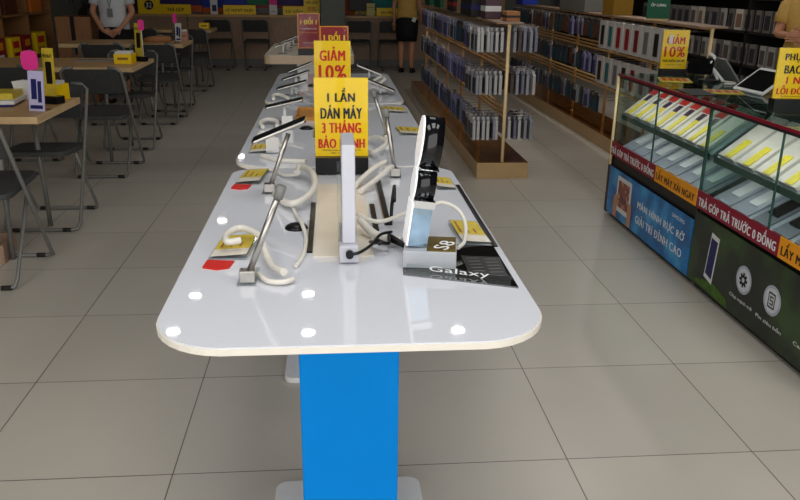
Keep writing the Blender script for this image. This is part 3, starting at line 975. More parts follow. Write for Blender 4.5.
MB().cyl((0, 0), 0.2, 0, 0.03).build('fan_base', M_black, fan)
MB().tube([(0, 0, 0.03), (0, 0, 1.1)], 0.016, 10).build('fan_pole', M_grey, fan)
MB().tube([(0, 0.08, 1.1), (0, -0.06, 1.1)], 0.06, 14).build('fan_motor', M_black, fan)
gd = MB()
for q in range(28):
    a = 2 * PI * q / 28
    gd.tube([(0.05 * math.cos(a), -0.13, 1.1 + 0.05 * math.sin(a)), (0.15 * math.cos(a), -0.135, 1.1 + 0.15 * math.sin(a)), (0.21 * math.cos(a), -0.09, 1.1 + 0.21 * math.sin(a))], 0.0022, 5)
for rr, yy in ((0.05, -0.13), (0.15, -0.135), (0.212, -0.09)):
    gd.tube([(rr * math.cos(2 * PI * q / 32), yy, 1.1 + rr * math.sin(2 * PI * q / 32)) for q in range(33)], 0.004, 6)
gd.build('fan_guard', M_black, fan)
for q in range(3):
    a = 2 * PI * q / 3
    bl = MB()
    pts = []
    for u, wv in ((0.03, 0.02), (0.1, 0.06), (0.17, 0.075), (0.195, 0.03)):
        pts.append((u, wv))
    ol = [(u, wv) for u, wv in pts] + [(u, -wv * 0.7) for u, wv in reversed(pts)]
    mxb = Matrix.Translation((0, -0.09, 1.1)) @ Matrix.Rotation(a, 4, 'Y') @ Matrix.Rotation(PI / 2 + 0.3, 4, 'X')
    bl.prism(ol, -0.002, 0.002, mxb)
    bl.build('fan_blade', M_dark, fan)

# ------------------------------------------------------------------ back service desks
def service_desk(label, x0, x1):
    t = thing('service_desk', label, 'desk', ((x0 + x1) / 2, 11.75, 0), 0, 'wooden service desks along the back wall')
    w = (x1 - x0) / 2 - 0.006
    MB().box(-w, w, -0.04, 0.55, 0.80, 0.84).build('desk_counter', M_wood, t, 0.003)
    MB().box(-w, w, 0.0, 0.03, 0.12, 0.80).build('front_panel', M_wood_dark, t)
    MB().box(-w, w, 0.012, 0.04, 0.0, 0.12).build('kick_board', M_grey, t)
    for sx in (-w, w - 0.03):
        MB().box(sx, sx + 0.03, 0.03, 0.53, 0, 0.80).build('side_panel', M_wood_dark, t)
for lab, a, b in (('back service desk carrying the black round 32 badge sign', -3.3, -1.9), ('back service desk between TRA GOP sign and pillar, two chairs before it', -1.9, 0.31), ('back service desk with dark monitor beside the pillar', 0.72, 2.2), ('back service desk hidden behind the gold accessory racks', 2.2, 4.2)):
    service_desk(lab, a, b)

def desk_sign(label, x, w, h, body, m, rows, z0=0.84, y=11.82):
    t = thing('desk_sign', label, 'sign', (x, y, z0), 0, 'signs on the back service desks')
    sp_ = MB().box(-w / 2, w / 2, -0.012, 0.012, 0, h).build('sign_panel', m, t, 0.002)
    for s, wf, hh, zc, mm in rows:
        text(s, w * wf, hh, mm, sp_, (0, -0.0135, zc), FACE_CAM)
    return t
desk_sign('yellow desk sign with black round 32 badge', -2.52, 0.36, 0.24, '', M_yellow, [])
bs = bpy.data.objects['desk_sign']
bdg = MB().tube([(0, -0.013, 0.14), (0, -0.017, 0.14)], 0.075, 20)
bdg.build('round_badge', M_ink, bs)
text('32', 0.09, 0.08, M_paper, bs, (0, -0.018, 0.14), FACE_CAM)
desk_sign('yellow desk sign reading TRA GOP', -2.09, 0.5, 0.155, '', M_yellow, [('TRẢ GÓP', 0.55, 0.075, 0.08, M_ink)])
desk_sign('wide yellow desk sign reading HO TRO KY THUAT', -1.04, 0.54, 0.15, '', M_yellow, [('HỖ TRỢ KỸ THUẬT', 0.86, 0.07, 0.072, M_ink)])
desk_sign('yellow desk sign partly behind the crimson sign', -0.14, 0.36, 0.14, '', M_yellow, [('TƯ VẤN', 0.8, 0.065, 0.066, M_ink)])
desk_sign('tall yellow and orange desk sign beside the pillar', 0.165, 0.27, 0.27, '', M_yellow, [('TRẢ GÓP', 0.8, 0.05, 0.21, M_ink), ('0%', 0.5, 0.07, 0.1, M_red)])
desk_sign('pale yellow paper sign on right back desk', 1.16, 0.14, 0.2, '', mat('pale_yellow_paper', (210, 200, 130), 0.6, noise=0.05), [('KHUYẾN MÃI', 0.8, 0.025, 0.14, M_ink)])
desk_sign('yellow desk strip sign right of the dark monitor', 1.45, 0.38, 0.13, '', M_yellow, [('BẢO HÀNH', 0.6, 0.05, 0.06, M_ink)])
fs_ = desk_sign('white and pink flyer stand on back desk', -0.48, 0.13, 0.16, '', M_paper, [('OPPO', 0.6, 0.02, 0.05, M_ink)])
MB().box(-0.065, 0.065, -0.012, 0.012, 0.161, 0.26).build('pink_header', M_pink, fs_)
fs_ = desk_sign('small white flyer stand between the blue posters', -1.46, 0.12, 0.26, '', M_paper, [])
MB().box(-0.03, 0.04, -0.0145, -0.0125, 0.05, 0.15).build('flyer_print', M_navy, fs_)

def screen(label, x0, x1, bands):
    t = thing('poster_screen', label, 'poster', ((x0 + x1) / 2, 12.44, 0), 0, 'poster screens behind the back desks')
    w = (x1 - x0) / 2
    for z0, z1, m in bands:
        MB().box(-w, w, -0.02, 0.02, z0, z1).build('poster_band', m, t)
M_pblue = mat('poster_blue', (30, 60, 170), 0.5, noise=0.1, scale=3)
M_porange = mat('poster_orange', (216, 98, 30), 0.5, noise=0.08, scale=3)
M_ppurple = mat('poster_purple', (60, 40, 110), 0.5, noise=0.1, scale=3)
M_pgreen = mat('poster_green', (20, 120, 74), 0.5, noise=0.1, scale=3)
M_pteal = mat('poster_teal', (0, 130, 128), 0.5, noise=0.1, scale=3)
screen('purple and orange poster screen above the TRA GOP sign', -2.45, -1.75, [(0.0, 0.86, M_grey), (0.86, 0.96, M_porange), (0.96, 1.6, M_ppurple)])
screen('blue and orange poster screen left of the white flyer', -1.74, -1.40, [(0, 0.82, M_grey), (0.82, 0.93, M_porange), (0.93, 1.6, M_pblue)])
screen('deep blue poster screen above the HO TRO sign', -1.39, -0.98, [(0, 0.93, M_grey), (0.93, 0.98, M_crimson), (0.98, 1.6, M_pblue)])
screen('green poster screen left of the pink flyer', -0.97, -0.55, [(0, 0.93, M_grey), (0.93, 0.98, M_crimson), (0.98, 1.6, M_pgreen)])
screen('dark purple poster screen left of the pillar', -0.54, 0.05, [(0, 0.93, M_grey), (0.93, 0.98, M_crimson), (0.98, 1.6, M_ppurple)])
screen('orange poster screen just right of the pillar', 0.66, 0.9, [(0, 0.7, M_grey), (0.7, 1.6, M_porange)])
screen('teal poster screen behind the dark monitor', 0.91, 1.75, [(0, 0.8, M_grey), (0.8, 0.90, M_yellow), (0.90, 1.6, M_pteal)])
screen('dark poster screen at the far left of the back wall', -3.3, -2.47, [(0, 0.86, M_grey), (0.86, 1.6, M_dark)])
screen('tan poster screen at the right of the back wall', 1.76, 3.6, [(0, 0.9, M_grey), (0.9, 1.6, mat('poster_tan', (190, 160, 120), 0.6, noise=0.1))])
mo = thing('computer_monitor', 'dark computer monitor on right back desk', 'monitor', (0.98, 11.95, 0.84), 0)
MB().box(-0.08, 0.08, -0.06, 0.06, 0, 0.012).build('monitor_foot', M_black, mo)
MB().box(-0.02, 0.02, -0.012, 0.012, 0.012, 0.1).build('monitor_neck', M_black, mo)
MB().box(-0.19, 0.19, -0.02, 0.02, 0.08, 0.36).build('monitor_back', M_dark, mo, 0.006)

# ------------------------------------------------------------------ accessory racks
def package(name, w, h, mcard, minner, th=0.02):
    w *= 1.12
    """A hanging blister pack: card with a euro-slot tab and a raised pocket. Faces -X."""
    b = MB()
    tabw = w * 0.22
    ol = [(-w / 2, -h), (w / 2, -h), (w / 2, -0.028), (tabw, -0.02), (tabw, 0.0), (-tabw, 0.0), (-tabw, -0.02), (-w / 2, -0.028)]
    rot = Matrix(((0, 0, 1, 0), (1, 0, 0, 0), (0, 1, 0, 0), (0, 0, 0, 1)))   # (a,b,c)->(c,a,b)
    b.use(mcard).prism(ol, -th / 2, th / 2, rot)
    b.use(minner).prism(rrect(-w * 0.34, w * 0.34, -h * 0.93, -h * 0.3, w * 0.08, 3), -th / 2 - 0.006, -th / 2, rot)
    return b.build(name, None)

PK = [
    package('hanging_package', 0.095, 0.17, mat('pack_clear_grey', (150, 150, 158), 0.25, noise=0.12), mat('pack_black', (34, 34, 44), 0.4, noise=0.1)),
    package('hanging_package', 0.095, 0.175, mat('pack_lilac', (136, 134, 172), 0.25, noise=0.12), mat('pack_navy', (58, 60, 104), 0.35, noise=0.1)),
    package('hanging_package', 0.09, 0.165, mat('pack_slate', (118, 120, 136), 0.25, noise=0.12), mat('pack_purple', (70, 52, 88), 0.35, noise=0.1)),
    package('hanging_package', 0.09, 0.17, mat('pack_white', (190, 188, 186), 0.3, noise=0.06), mat('pack_graphite', (60, 60, 64), 0.35, noise=0.1)),
    package('hanging_package', 0.09, 0.17, mat('pack_dark', (52, 54, 58), 0.3, noise=0.15), mat('pack_teal', (30, 70, 84), 0.35, noise=0.1)),
    package('hanging_package', 0.09, 0.165, mat('pack_brown', (76, 60, 54), 0.3, noise=0.15), mat('pack_rust', (96, 58, 44), 0.35, noise=0.1)),
]
used_pk = set()
def hang(kind, loc, label, group, flip=False):
    src = PK[kind]
    if kind not in used_pk:
        used_pk.add(kind)
        o = src
    else:
        o = src.copy()
        COL.objects.link(o)
    o.location = loc
    o.rotation_euler = (0, 0, (PI if flip else 0) + random.uniform(-0.10, 0.10))
    o['label'] = label
    o['category'] = 'package'
    o['group'] = group
    return o

TIERS = ((1.09, 'top'), (0.785, 'middle'), (0.45, 'bottom'))
def make_rack(label, x, y0, y1, hooks_left, hooks_right, long_hooks=()):
    t = thing('accessory_rack', label, 'rack', (x, y0, 0), 0, 'long gold accessory racks')
    L = y1 - y0
    b = MB()
    b.use(M_tan).box(-0.195, 0.195, 0.03, L, 0.0, 0.118)
    b.build('rack_base', None, t, 0.003)
    MB().box(-0.193, 0.193, 0.032, L, 0.118, 0.121).build('base_top', M_bronze, t)
    ups = [0.06] + [0.06 + 1.0 * k for k in range(1, int(L) + 1)]
    for i, u in enumerate(ups):
        MB().tube([(0, u, 0.121), (0, u, 1.12)], 0.013, 10).build('upright', M_gold_lit if i == 0 else M_gold, t)
    for zz in (0.86, 0.828, 0.797, 0.53, 0.496, 0.463, 1.11):
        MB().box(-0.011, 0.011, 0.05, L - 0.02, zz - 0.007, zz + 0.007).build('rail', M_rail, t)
    MB().box(-0.095, 0.095, 0.03, L, 1.12, 1.132).build('top_shelf', M_wood_dark, t)
    first = {}
    for zt, nm in TIERS:
        for sgn, hooks, ln in ((-1, hooks_left, 0.245), (1, hooks_right, 0.225)):
            for hy in hooks:
                lh = ln if (sgn > 0 or hy in long_hooks) else 0.19
                key = sgn * lh
                if key not in first:
                    first[key] = MB().tube([(0, 0, 0.004), (sgn * lh, 0, 0.004), (sgn * (lh + 0.01), 0, 0.018)], 0.0025, 5).build('hook', M_steel, t)
                    o = first[key]
                else:
                    o = first[key].copy()
                    COL.objects.link(o)
                o.location = (0, hy - y0, zt)
    return t

R1X, R1Y0, R1Y1 = 1.756, 3.60, 8.7
hl = [3.74 + 0.135 * k for k in range(29)]
hr = hl[:3]
make_rack('long gold accessory rack with bright end pole and cartons on top', R1X, R1Y0, R1Y1, hl, hr, hl[:3])
for zt, nm in TIERS:
    for i, hy in enumerate(hl):
        if i < 3:
            xs = [-0.215, -0.18, -0.145, -0.11, -0.075, -0.04]
            lab = 'packages hanging left of the bright end pole, %s tier of near rack' % nm
        elif i < 12:
            xs = [-0.18, -0.14]
            lab = 'packages in the near half of near rack, %s tier, aisle side' % nm
        else:
            xs = [-0.18]
            lab = 'packages in the far half of near rack, %s tier, aisle side' % nm
        for dx in xs:
            if i < 3:
                kd = random.choice((3, 0, 3, 0))
            else:
                kd = random.choice((1, 1, 2, 0, 1, 4)) if i > 6 else random.choice((0, 2, 1, 0))
            hang(kd, (R1X + dx + random.uniform(-0.006, 0.006), hy, zt), lab.replace('packages', 'thin package'), lab)
    for i, hy in enumerate(hr):
        for dx in (0.05, 0.09, 0.13, 0.17, 0.21):
            lab = 'packages hanging right of the bright end pole, %s tier of near rack' % nm
            hang(random.choice((0, 3, 2, 5)), (R1X + dx, hy, zt), lab.replace('packages', 'thin package'), lab, True)

R2X, R2Y0, R2Y1 = 3.085, 3.24, 9.2
hl2 = [5.04 + 0.155 * k for k in range(24)]
wb = [3.32 + 0.2 * k for k in range(9)]
make_rack('long gold accessory rack hung with white window boxes behind the glass counters', R2X, R2Y0, R2Y1, hl2 + wb, [], wb)
for zt, nm in TIERS:
    for i, hy in enumerate(hl2):
        lab = 'packages on the aisle side of far rack, %s tier' % nm
        hang(random.choice((4, 4, 5, 2, 4, 1, 0)), (R2X - 0.17 + random.uniform(-0.01, 0.01), hy, zt), lab.replace('packages', 'dark thin package'), lab)

# white window boxes at the near end of the far rack
WIN = [('black', (22, 22, 28)), ('teal', (40, 110, 110)), ('red', (150, 24, 34)), ('red', (150, 24, 34)), ('dark red', (120, 20, 30)), ('grey', (110, 110, 112)), ('black', (22, 22, 28)), ('grey', (110, 110, 112)), ('brown', (90, 60, 46))]
proto_box = {}
def window_box(nm, rgb, loc, label, group):
    if nm not in proto_box:
        t = thing('case_box', label, 'box', loc, 0, group)
        MB().prism(rrect(-0.085, 0.085, -0.235, 0.0, 0.006, 2), -0.012, 0.012, Matrix(((0, 0, 1, 0), (1, 0, 0, 0), (0, 1, 0, 0), (0, 0, 0, 1)))).build('box_card', mat('case_box_white', (196, 192, 188), 0.4, noise=0.04), t)
        MB().prism(rrect(-0.04, 0.04, -0.205, -0.04, 0.008, 3), -0.0145, -0.0125, Matrix(((0, 0, 1, 0), (1, 0, 0, 0), (0, 1, 0, 0), (0, 0, 0, 1)))).build('box_window', mat('window_' + nm.replace(' ', '_'), rgb, 0.35, noise=0.08), t)
        proto_box[nm] = t
        return t
    return dup(proto_box[nm], loc, 0, label, group)
for zt, tier in TIERS[:2]:
    for i, hy in enumerate(reversed(wb)):
        nm, rgb = WIN[i] if tier == 'top' else WIN[(i * 4 + 6) % 9]
        g = 'white window boxes on the far rack, %s tier' % tier
        window_box(nm, rgb, (R2X - 0.2, hy, zt + 0.005),
                   'white hanging box with %s window, %s tier of far rack, %s' % (nm, tier, 'nearest end' if i > 6 else 'middle of its row' if i > 2 else 'far end of its row'), g)
        window_box(nm, rgb, (R2X - 0.15, hy, zt + 0.005), 'white hanging box hidden behind the front one with %s window, %s tier' % (nm, tier), g) if False else None

# boxes on top of the racks
def top_box(label, x, y, w, d, h, m, band=None, zb=1.132):
    t = thing('carton', label, 'box', (x, y, zb))
    MB().box(-w / 2, w / 2, -d / 2, d / 2, 0, h).build('carton_body', m, t, 0.004)
    if band:
        MB().box(-w / 2 - 0.001, w / 2 + 0.001, -d / 2 - 0.001, d / 2 + 0.001, h * 0.35, h * 0.6).build('printed_band', band, t)
top_box('dark purple carton on top of near rack beside its end', R1X - 0.03, 4.22, 0.12, 0.2, 0.16, mat('purple_brown', (84, 58, 70), 0.5, noise=0.1), M_paper)
top_box('small brown carton on top of near rack at its end', R1X + 0.05, 3.85, 0.1, 0.16, 0.07, M_cardboard, M_dark)
top_box('large black carton on top of near rack', R1X - 0.03, 4.75, 0.22, 0.55, 0.16, M_dark, M_navy)
top_box('tan carton on near rack beside the large black carton', R1X - 0.02, 5.35, 0.16, 0.3, 0.14, M_tan)
top_box('dark red carton on top of near rack', R1X - 0.02, 5.85, 0.18, 0.42, 0.14, M_dark, M_crimson)
top_box('tan carton on top of near rack between red and green cartons', R1X, 6.4, 0.16, 0.3, 0.14, M_tan)
top_box('nearer green carton on top of near rack', R1X, 7.0, 0.18, 0.5, 0.14, mat('dark_green_card', (10, 84, 54), 0.5, noise=0.08))
top_box('farther green carton on top of near rack', R1X, 7.95, 0.18, 0.5, 0.14, MATS['dark_green_card'])
top_box('blue carton at far rack top, far end', R2X - 0.02, 8.6, 0.2, 0.4, 0.15, M_pblue)
top_box('pale grey carton on top of far rack', R2X, 6.3, 0.2, 0.9, 0.16, M_grey)
top_box('yellow-brown carton on top of far rack', R2X, 5.2, 0.18, 0.3, 0.14, mat('mustard_card', (150, 112, 30), 0.5, noise=0.08))
gs = thing('sign_stand', 'green sign card standing on top of the far rack', 'sign', (R2X - 0.06, 4.12, 1.132), -0.5)
MB().box(-0.085, 0.085, -0.02, 0.02, 0, 0.014).build('sign_base', M_tan, gs)
MB().box(-0.085, 0.085, -0.004, 0.004, 0.014, 0.2).build('card', MATS['dark_green_card'], gs)
text('ỐP LƯNG', 0.11, 0.03, M_paper, gs, (0, -0.005, 0.12), FACE_CAM)

# wall shelving on the right with hanging cases
ws = thing('wall_display', 'tall dark wall display with rows of boxed phone cases', 'wall display', (4.78, 3.2, 0))
MB().box(-0.04, 0.0, 0, 8.6, 0, 2.2).build('back_board', M_dark, ws)
for zz in (0.0, 0.36, 0.66, 0.965, 1.27, 1.6):
    MB().box(-0.36, -0.04, 0, 8.6, zz, zz + 0.025).build('shelf_board', M_dark, ws)
for yy in (0, 2.15, 4.3, 6.45, 8.57):
    MB().box(-0.36, -0.04, yy, yy + 0.03, 0, 2.2).build('side_board', M_dark, ws)
for zz, nm in ((0.991, 'upper'), (0.686, 'middle'), (0.386, 'lower')):
    proto = []
    for q, (ca, cbb) in enumerate((((160, 156, 150), (84, 78, 76)), ((110, 104, 100), (48, 48, 56)), ((190, 180, 168), (120, 98, 82)))):
        b = MB()
        b.use(mat('case_shell%d' % q, ca, 0.35, noise=0.1)).box(-0.012, 0.012, -0.06, 0.06, 0, 0.19)
        b.use(mat('case_inner%d' % q, cbb, 0.3, noise=0.1)).box(-0.0145, -0.012, -0.042, 0.042, 0.025, 0.15)
        proto.append(b)
    first = {}
    for k in range(22):
        q = random.choice((0, 1, 2, 1, 0))
        yy = 4.35 + 0.17 * k
        if q not in first:
            o = proto[q].build('phone_case', None)
            first[q] = o
        else:
            o = first[q].copy()
            COL.objects.link(o)
        o.location = (4.44, yy + random.uniform(-0.01, 0.01), zz)
        o.rotation_euler = (0, 0, random.uniform(-0.12, 0.12))
        g = 'boxed phone cases in the %s row of the right wall display' % nm
        tag(o, 'boxed phone case standing in the %s row of the dark wall display' % nm, 'phone case', g)

# ------------------------------------------------------------------ glass counters
CX = 2.223
def make_counter(label, y0, y1, end_post):
    t = thing('glass_counter', label, 'counter', (CX, y0, 0), 0, 'glass display counters on the right')
    L = y1 - y0
    D = 0.55
    MB().box(0.012, D, 0.004, L - 0.004, 0.02, 0.40).build('cabinet_body', M_dark, t, 0.003)
    MB().box(0.03, D - 0.02, 0.02, L - 0.02, 0.0, 0.02).build('plinth', M_black, t)
    MB().box(0.0, D, 0.0, L, 0.40, 0.425).build('display_floor', M_shelfgrey, t)
    for yy in (0.004, L / 2, L - 0.008):
        pass
    g = MB()
    g.box(0.006, 0.012, 0.006, L / 2 - 0.004, 0.425, 0.872)
    g.build('front_glass', M_glass, t)
    g = MB()
    g.box(0.006, 0.012, L / 2 + 0.004, L - 0.006, 0.425, 0.872)
    g.build('front_glass', M_glass, t)
    for yy in (0.002, L - 0.008):
        MB().box(0.012, D - 0.01, yy, yy + 0.006, 0.425, 0.872).build('end_glass', M_glass, t)
    MB().box(0.0, D, 0.0, L, 0.874, 0.884).build('top_glass', glass_mat('top_glass', (206, 220, 216), 0.1), t)
    for a0, a1 in ((L / 2 - 0.003, L / 2 + 0.003), (0.0, 0.005), (L - 0.005, L)):
        MB().box(0.003, 0.011, a0, a1, 0.426, 0.872).build('glass_edge', M_glassedge, t)
    MB().box(-0.004, 0.002, 0.0, L, 0.874, 0.887).build('top_front_trim', M_maroon, t)
    MB().box(-0.003, 0.004, 0.0, L, 0.862, 0.8735).build('steel_trim', M_dark, t)
    MB().box(D - 0.012, D, 0.0, L, 0.425, 0.874).build('rear_door', M_grey, t)
    # sloping upper shelf and its clear front lip
    s = MB()
    s.add([(0.05, 0.02, 0.632), (0.05, L - 0.02, 0.632), (0.28, L - 0.02, 0.812), (0.28, 0.02, 0.812), (0.05, 0.02, 0.640), (0.05, L - 0.02, 0.640), (0.28, L - 0.02, 0.820), (0.28, 0.02, 0.820)],
          [(0, 1, 2, 3), (4, 7, 6, 5), (0, 4, 5, 1), (2, 6, 7, 3), (0, 3, 7, 4), (1, 5, 6, 2)])
    s.build('upper_shelf', M_shelfgrey, t)
    MB().box(0.035, 0.041, 0.02, L - 0.02, 0.615, 0.645).build('shelf_lip', M_glassedge, t)
    s = MB()
    s.add([(0.03, 0.02, 0.428), (0.03, L - 0.02, 0.428), (0.30, L - 0.02, 0.575), (0.30, 0.02, 0.575)], [(0, 1, 2, 3)])
    s.build('lower_shelf', M_shelfgrey, t)
    if end_post:
        MB().tube([(-0.004, L - 0.012, 0.33), (-0.004, L - 0.012, 0.872)], 0.009, 10).build('gold_post', M_gold_lit, t)
        MB().box(0.0, D, L - 0.004, L + 0.03, 0.02, 0.42).build('end_panel', mat('end_panel_brown', (66, 44, 36), 0.5, noise=0.1), t)
    return t, L
c1, L1 = make_counter('far glass display counter with blue tablet poster on front', 1.445, 2.655, True)
c2, L2 = make_counter('near glass display counter with dark green phone poster on front', 0.225, 1.435, False)

M_poster_blue = poster_mat('poster_sky_blue', (0, 88, 150), (0, 122, 190), (60, 160, 214), 7)
M_poster_green = poster_mat('poster_dark_green', (10, 16, 12), (20, 34, 18), (44, 70, 24), 4)
# counter 1 front poster (local: +y is away from camera)
MB().box(-0.004, 0.0, 0.0, L1 - 0.02, 0.035, 0.325).build('front_poster', M_poster_blue, c1)
def ybox(m, y0, y1, z0, z1, parent, nm, x=-0.0055, th=0.001, r=0.0):
    if r:
        b = MB().prism(rrect(y0, y1, z0, z1, r, 4), x - th, x, Matrix(((0, 0, 1, 0), (1, 0, 0, 0), (0, 1, 0, 0), (0, 0, 0, 1))))
    else:
        b = MB().box(x - th, x, y0, y1, z0, z1)
    return b.build(nm, m, parent)
pt_ = ybox(M_paper, 0.80, 1.03, 0.085, 0.30, c1, 'printed_tablet', r=0.015)
ybox(poster_mat('tablet_picture', (70, 40, 40), (150, 70, 50), (214, 170, 140), 26), 0.825, 1.005, 0.115, 0.275, pt_, 'tablet_picture', x=-0.007)
def hand_print(y, z, sgn, parent):
    b = MB()
    mm = Matrix(((0, 0, 1, 0), (1, 0, 0, 0), (0, 1, 0, 0), (0, 0, 0, 1)))
    b.prism([(y - 0.03, z - 0.10), (y + 0.03, z - 0.10), (y + 0.032, z), (y + 0.02, z + 0.035), (y - 0.02, z + 0.035), (y - 0.03, z)], -0.0082, -0.0075, mm)
    for q in range(4):
        yy = y + sgn * (0.02 - q * 0.004)
        zz = z + 0.03 - q * 0.02
        b.prism([(yy, zz), (yy + sgn * 0.022, zz + 0.012), (yy + sgn * 0.022, zz + 0.024), (yy, zz + 0.018)], -0.0086, -0.0081, mm)
    b.build('printed_hand', M_skin, parent)
hand_print(1.035, 0.14, -1, c1)
hand_print(0.80, 0.14, 1, c1)
text('MÀN HÌNH RỰC RỠ', 0.62, 0.060, M_whiteprint, c1, (-0.0062, 0.38, 0.208), FACE_AISLE, bold=0.028)
text('GIẢI TRÍ ĐỈNH CAO', 0.62, 0.060, M_whiteprint, c1, (-0.0062, 0.39, 0.130), FACE_AISLE, bold=0.028)
text('SAMSUNG', 0.15, 0.020, M_whiteprint, c1, (-0.0062, 0.16, 0.285), FACE_AISLE)
# counter 2 front poster
MB().box(-0.004, 0.0, 0.0, L2, 0.035, 0.375).build('front_poster', M_poster_green, c2)
ph = [(0.975, 0.10), (0.905, 0.085), (0.885, 0.285), (0.95, 0.315)]
mm = Matrix(((0, 0, 1, 0), (1, 0, 0, 0), (0, 1, 0, 0), (0, 0, 0, 1)))
MB().prism([(1.045, 0.105), (0.965, 0.09), (0.945, 0.315), (1.02, 0.325)], -0.006, -0.005, mm).build('printed_phone', M_paper, c2)
MB().prism([(1.033, 0.125), (0.972, 0.113), (0.955, 0.295), (1.015, 0.302)], -0.0072, -0.0062, mm).build('printed_screen', M_navy, c2)
MB().prism([(1.17, 0.05), (0.80, 0.04), (0.82, 0.075), (0.93, 0.10), (1.05, 0.085)], -0.0052, -0.0045, mm).build('printed_grass', mat('printed_leaf', (66, 98, 26), 0.5, noise=0.3, scale=40), c2)
for q, (cy, cap, sym) in enumerate(((0.70, 'Chip mạnh mẽ', 'o'), (0.475, 'Pin siêu bền', 'S'), (0.20, 'Camera kép', 'W'))):
    rad = 0.062
    pts = [(cy + rad * math.cos(2 * PI * k / 28), 0.215 + rad * math.sin(2 * PI * k / 28)) for k in range(28)]
    idisc = MB().prism(pts, -0.006, -0.005, mm).build('icon_disc', mat('icon_silver', (172, 176, 188), 0.4, noise=0.1), c2)
    pts = [(cy + 0.05 * math.cos(2 * PI * k / 28), 0.215 + 0.05 * math.sin(2 * PI * k / 28)) for k in range(28)]
    MB().prism(pts, -0.007, -0.0062, mm).build('icon_face', mat('icon_pale', (205, 207, 212), 0.4, noise=0.08), idisc)
    ic = MB()
    if q == 0:
        for k in range(8):
            a = 2 * PI * k / 8
            ic.box(-0.0082, -0.0074, -0.006, 0.006, 0.018, 0.032, Matrix.Translation((0, cy, 0.215)) @ Matrix.Rotation(a, 4, 'X'))
        ro = [(cy + 0.022 * math.cos(2 * PI * k / 20), 0.215 + 0.022 * math.sin(2 * PI * k / 20)) for k in range(20)]
        ri = [(cy + 0.011 * math.cos(2 * PI * k / 20), 0.215 + 0.011 * math.sin(2 * PI * k / 20)) for k in range(20)]
        ic.add([(-0.0082, a, b) for a, b in ro] + [(-0.0082, a, b) for a, b in ri], [(k, (k + 1) % 20, 20 + (k + 1) % 20, 20 + k) for k in range(20)])
        ic.build('gear_icon', M_ink, idisc)
    elif q == 1:
        for y0, y1, z0, z1 in ((-.024, .024, .026, .032), (-.024, .024, -.032, -.026), (.02, .024, -.026, .026), (-.024, -.02, -.026, .026), (-.012, .012, .012, .017), (-.012, .012, -.003, .002), (-.012, .012, -.018, -.013), (.008, .012, .002, .012), (-.012, -.008, -.013, -.003)):
            ic.box(-0.0082, -0.0074, cy + y0, cy + y1, 0.215 + z0, 0.215 + z1)
        ic.build('battery_icon', M_ink, idisc)
    else:
        ic.box(-0.0082, -0.0074, cy - 0.028, cy + 0.028, 0.197, 0.233)
        ic.build('camera_icon', M_ink, idisc)
    text(cap, 0.19, 0.020, M_whiteprint, c2, (-0.0058, cy, 0.118), FACE_AISLE, bold=0.0)

def strip(parent, y_hi, y_mid, y_lo, z0=0.395, z1=0.480):
    zc = (z0 + z1) / 2
    ms_ = ybox(M_maroon, y_mid, y_hi, z0, z1, parent, 'maroon_strip', x=-0.004, th=0.004)
    os_ = ybox(M_orange, y_lo, y_mid, z0, z1, parent, 'orange_strip', x=-0.004, th=0.004)
    text('TRẢ GÓP TRẢ TRƯỚC 0 ĐỒNG', (y_hi - y_mid) * 0.94, 0.062, M_whiteprint, ms_, (-0.0085, (y_hi + y_mid) / 2, zc + 0.002), FACE_AISLE, bold=0.03)
    text('LẤY MÁY XÀI NGAY', (y_mid - y_lo) * 0.92, 0.058, M_ink, os_, (-0.0085, (y_mid + y_lo) / 2, zc + 0.002), FACE_AISLE, bold=0.03)
strip(c1, L1, 0.50, 0.0)
strip(c2, L2, 0.49, 0.0)

# boxes and cards inside the counters (each stands on the sloping upper shelf)
SL = math.atan2(0.18, 0.23)
def shelf_card(parent_y, y, u, w, l, label, kind, group):
    t = thing('phone_box', label, 'phone box', (CX + 0.055, parent_y + y, 0.6455), 0, group)
    t.rotation_euler = (0, -SL, 0)
    bb_ = MB().box(0.0, l, -w / 2, w / 2, 0.0, 0.018).build('box_body', mat('phone_box_white', (228, 214, 204), 0.4, noise=0.03), t, 0.002)
    MB().box(0.004, l * 0.42, -w * 0.28, w * 0.08, 0.0185, 0.0215).build('yellow_tag', mat('bright_yellow_tag', (240, 214, 40), 0.45, noise=0.08, scale=60), bb_)
    if kind == 1:
        MB().box(l * 0.62, l * 0.98, -w * 0.3, w * 0.45, 0.0185, 0.0195).build('red_panel', M_red, bb_)
        MB().box(l * 0.43, l * 0.60, -w * 0.25, w * 0.2, 0.0185, 0.0195).build('purple_panel', mat('purple_panel', (64, 30, 60), 0.4, noise=0.1), bb_)
    return t
names = ('first', 'second', 'third', 'fourth', 'fifth', 'sixth', 'seventh', 'eighth')
for k in range(8):
    shelf_card(1.445, 1.12 - 0.142 * k, 0, 0.118, 0.29, '%s white phone box with red print from far end of far counter' % names[k], 1 if k < 7 else 0, 'phone boxes on the upper shelf of the far counter')
for k in range(7):
    shelf_card(0.225, 1.10 - 0.165 * k, 0, 0.14, 0.29, '%s white phone box with yellow tag from far end of near counter' % names[k], 0, 'phone boxes on the upper shelf of the near counter')
SL2 = math.atan2(0.147, 0.27)
def dummy(parent_y, y, label, group, pale):
    t = thing('demo_phone', label, 'phone', (CX + 0.06, parent_y + y, 0.4465), 0, group)
    t.rotation_euler = (0, -SL2, 0)
    MB().box(0, 0.25, -0.06, 0.06, 0, 0.006).build('demo_plate', mat('pale_plate' if pale else 'grey_plate', (164, 168, 180) if pale else (110, 116, 124), 0.3, noise=0.05), t)
    MB().prism(rrect(0.06, 0.21, -0.037, 0.037, 0.01, 4), 0.006, 0.014).build('demo_body', M_white if pale else M_screen, t)
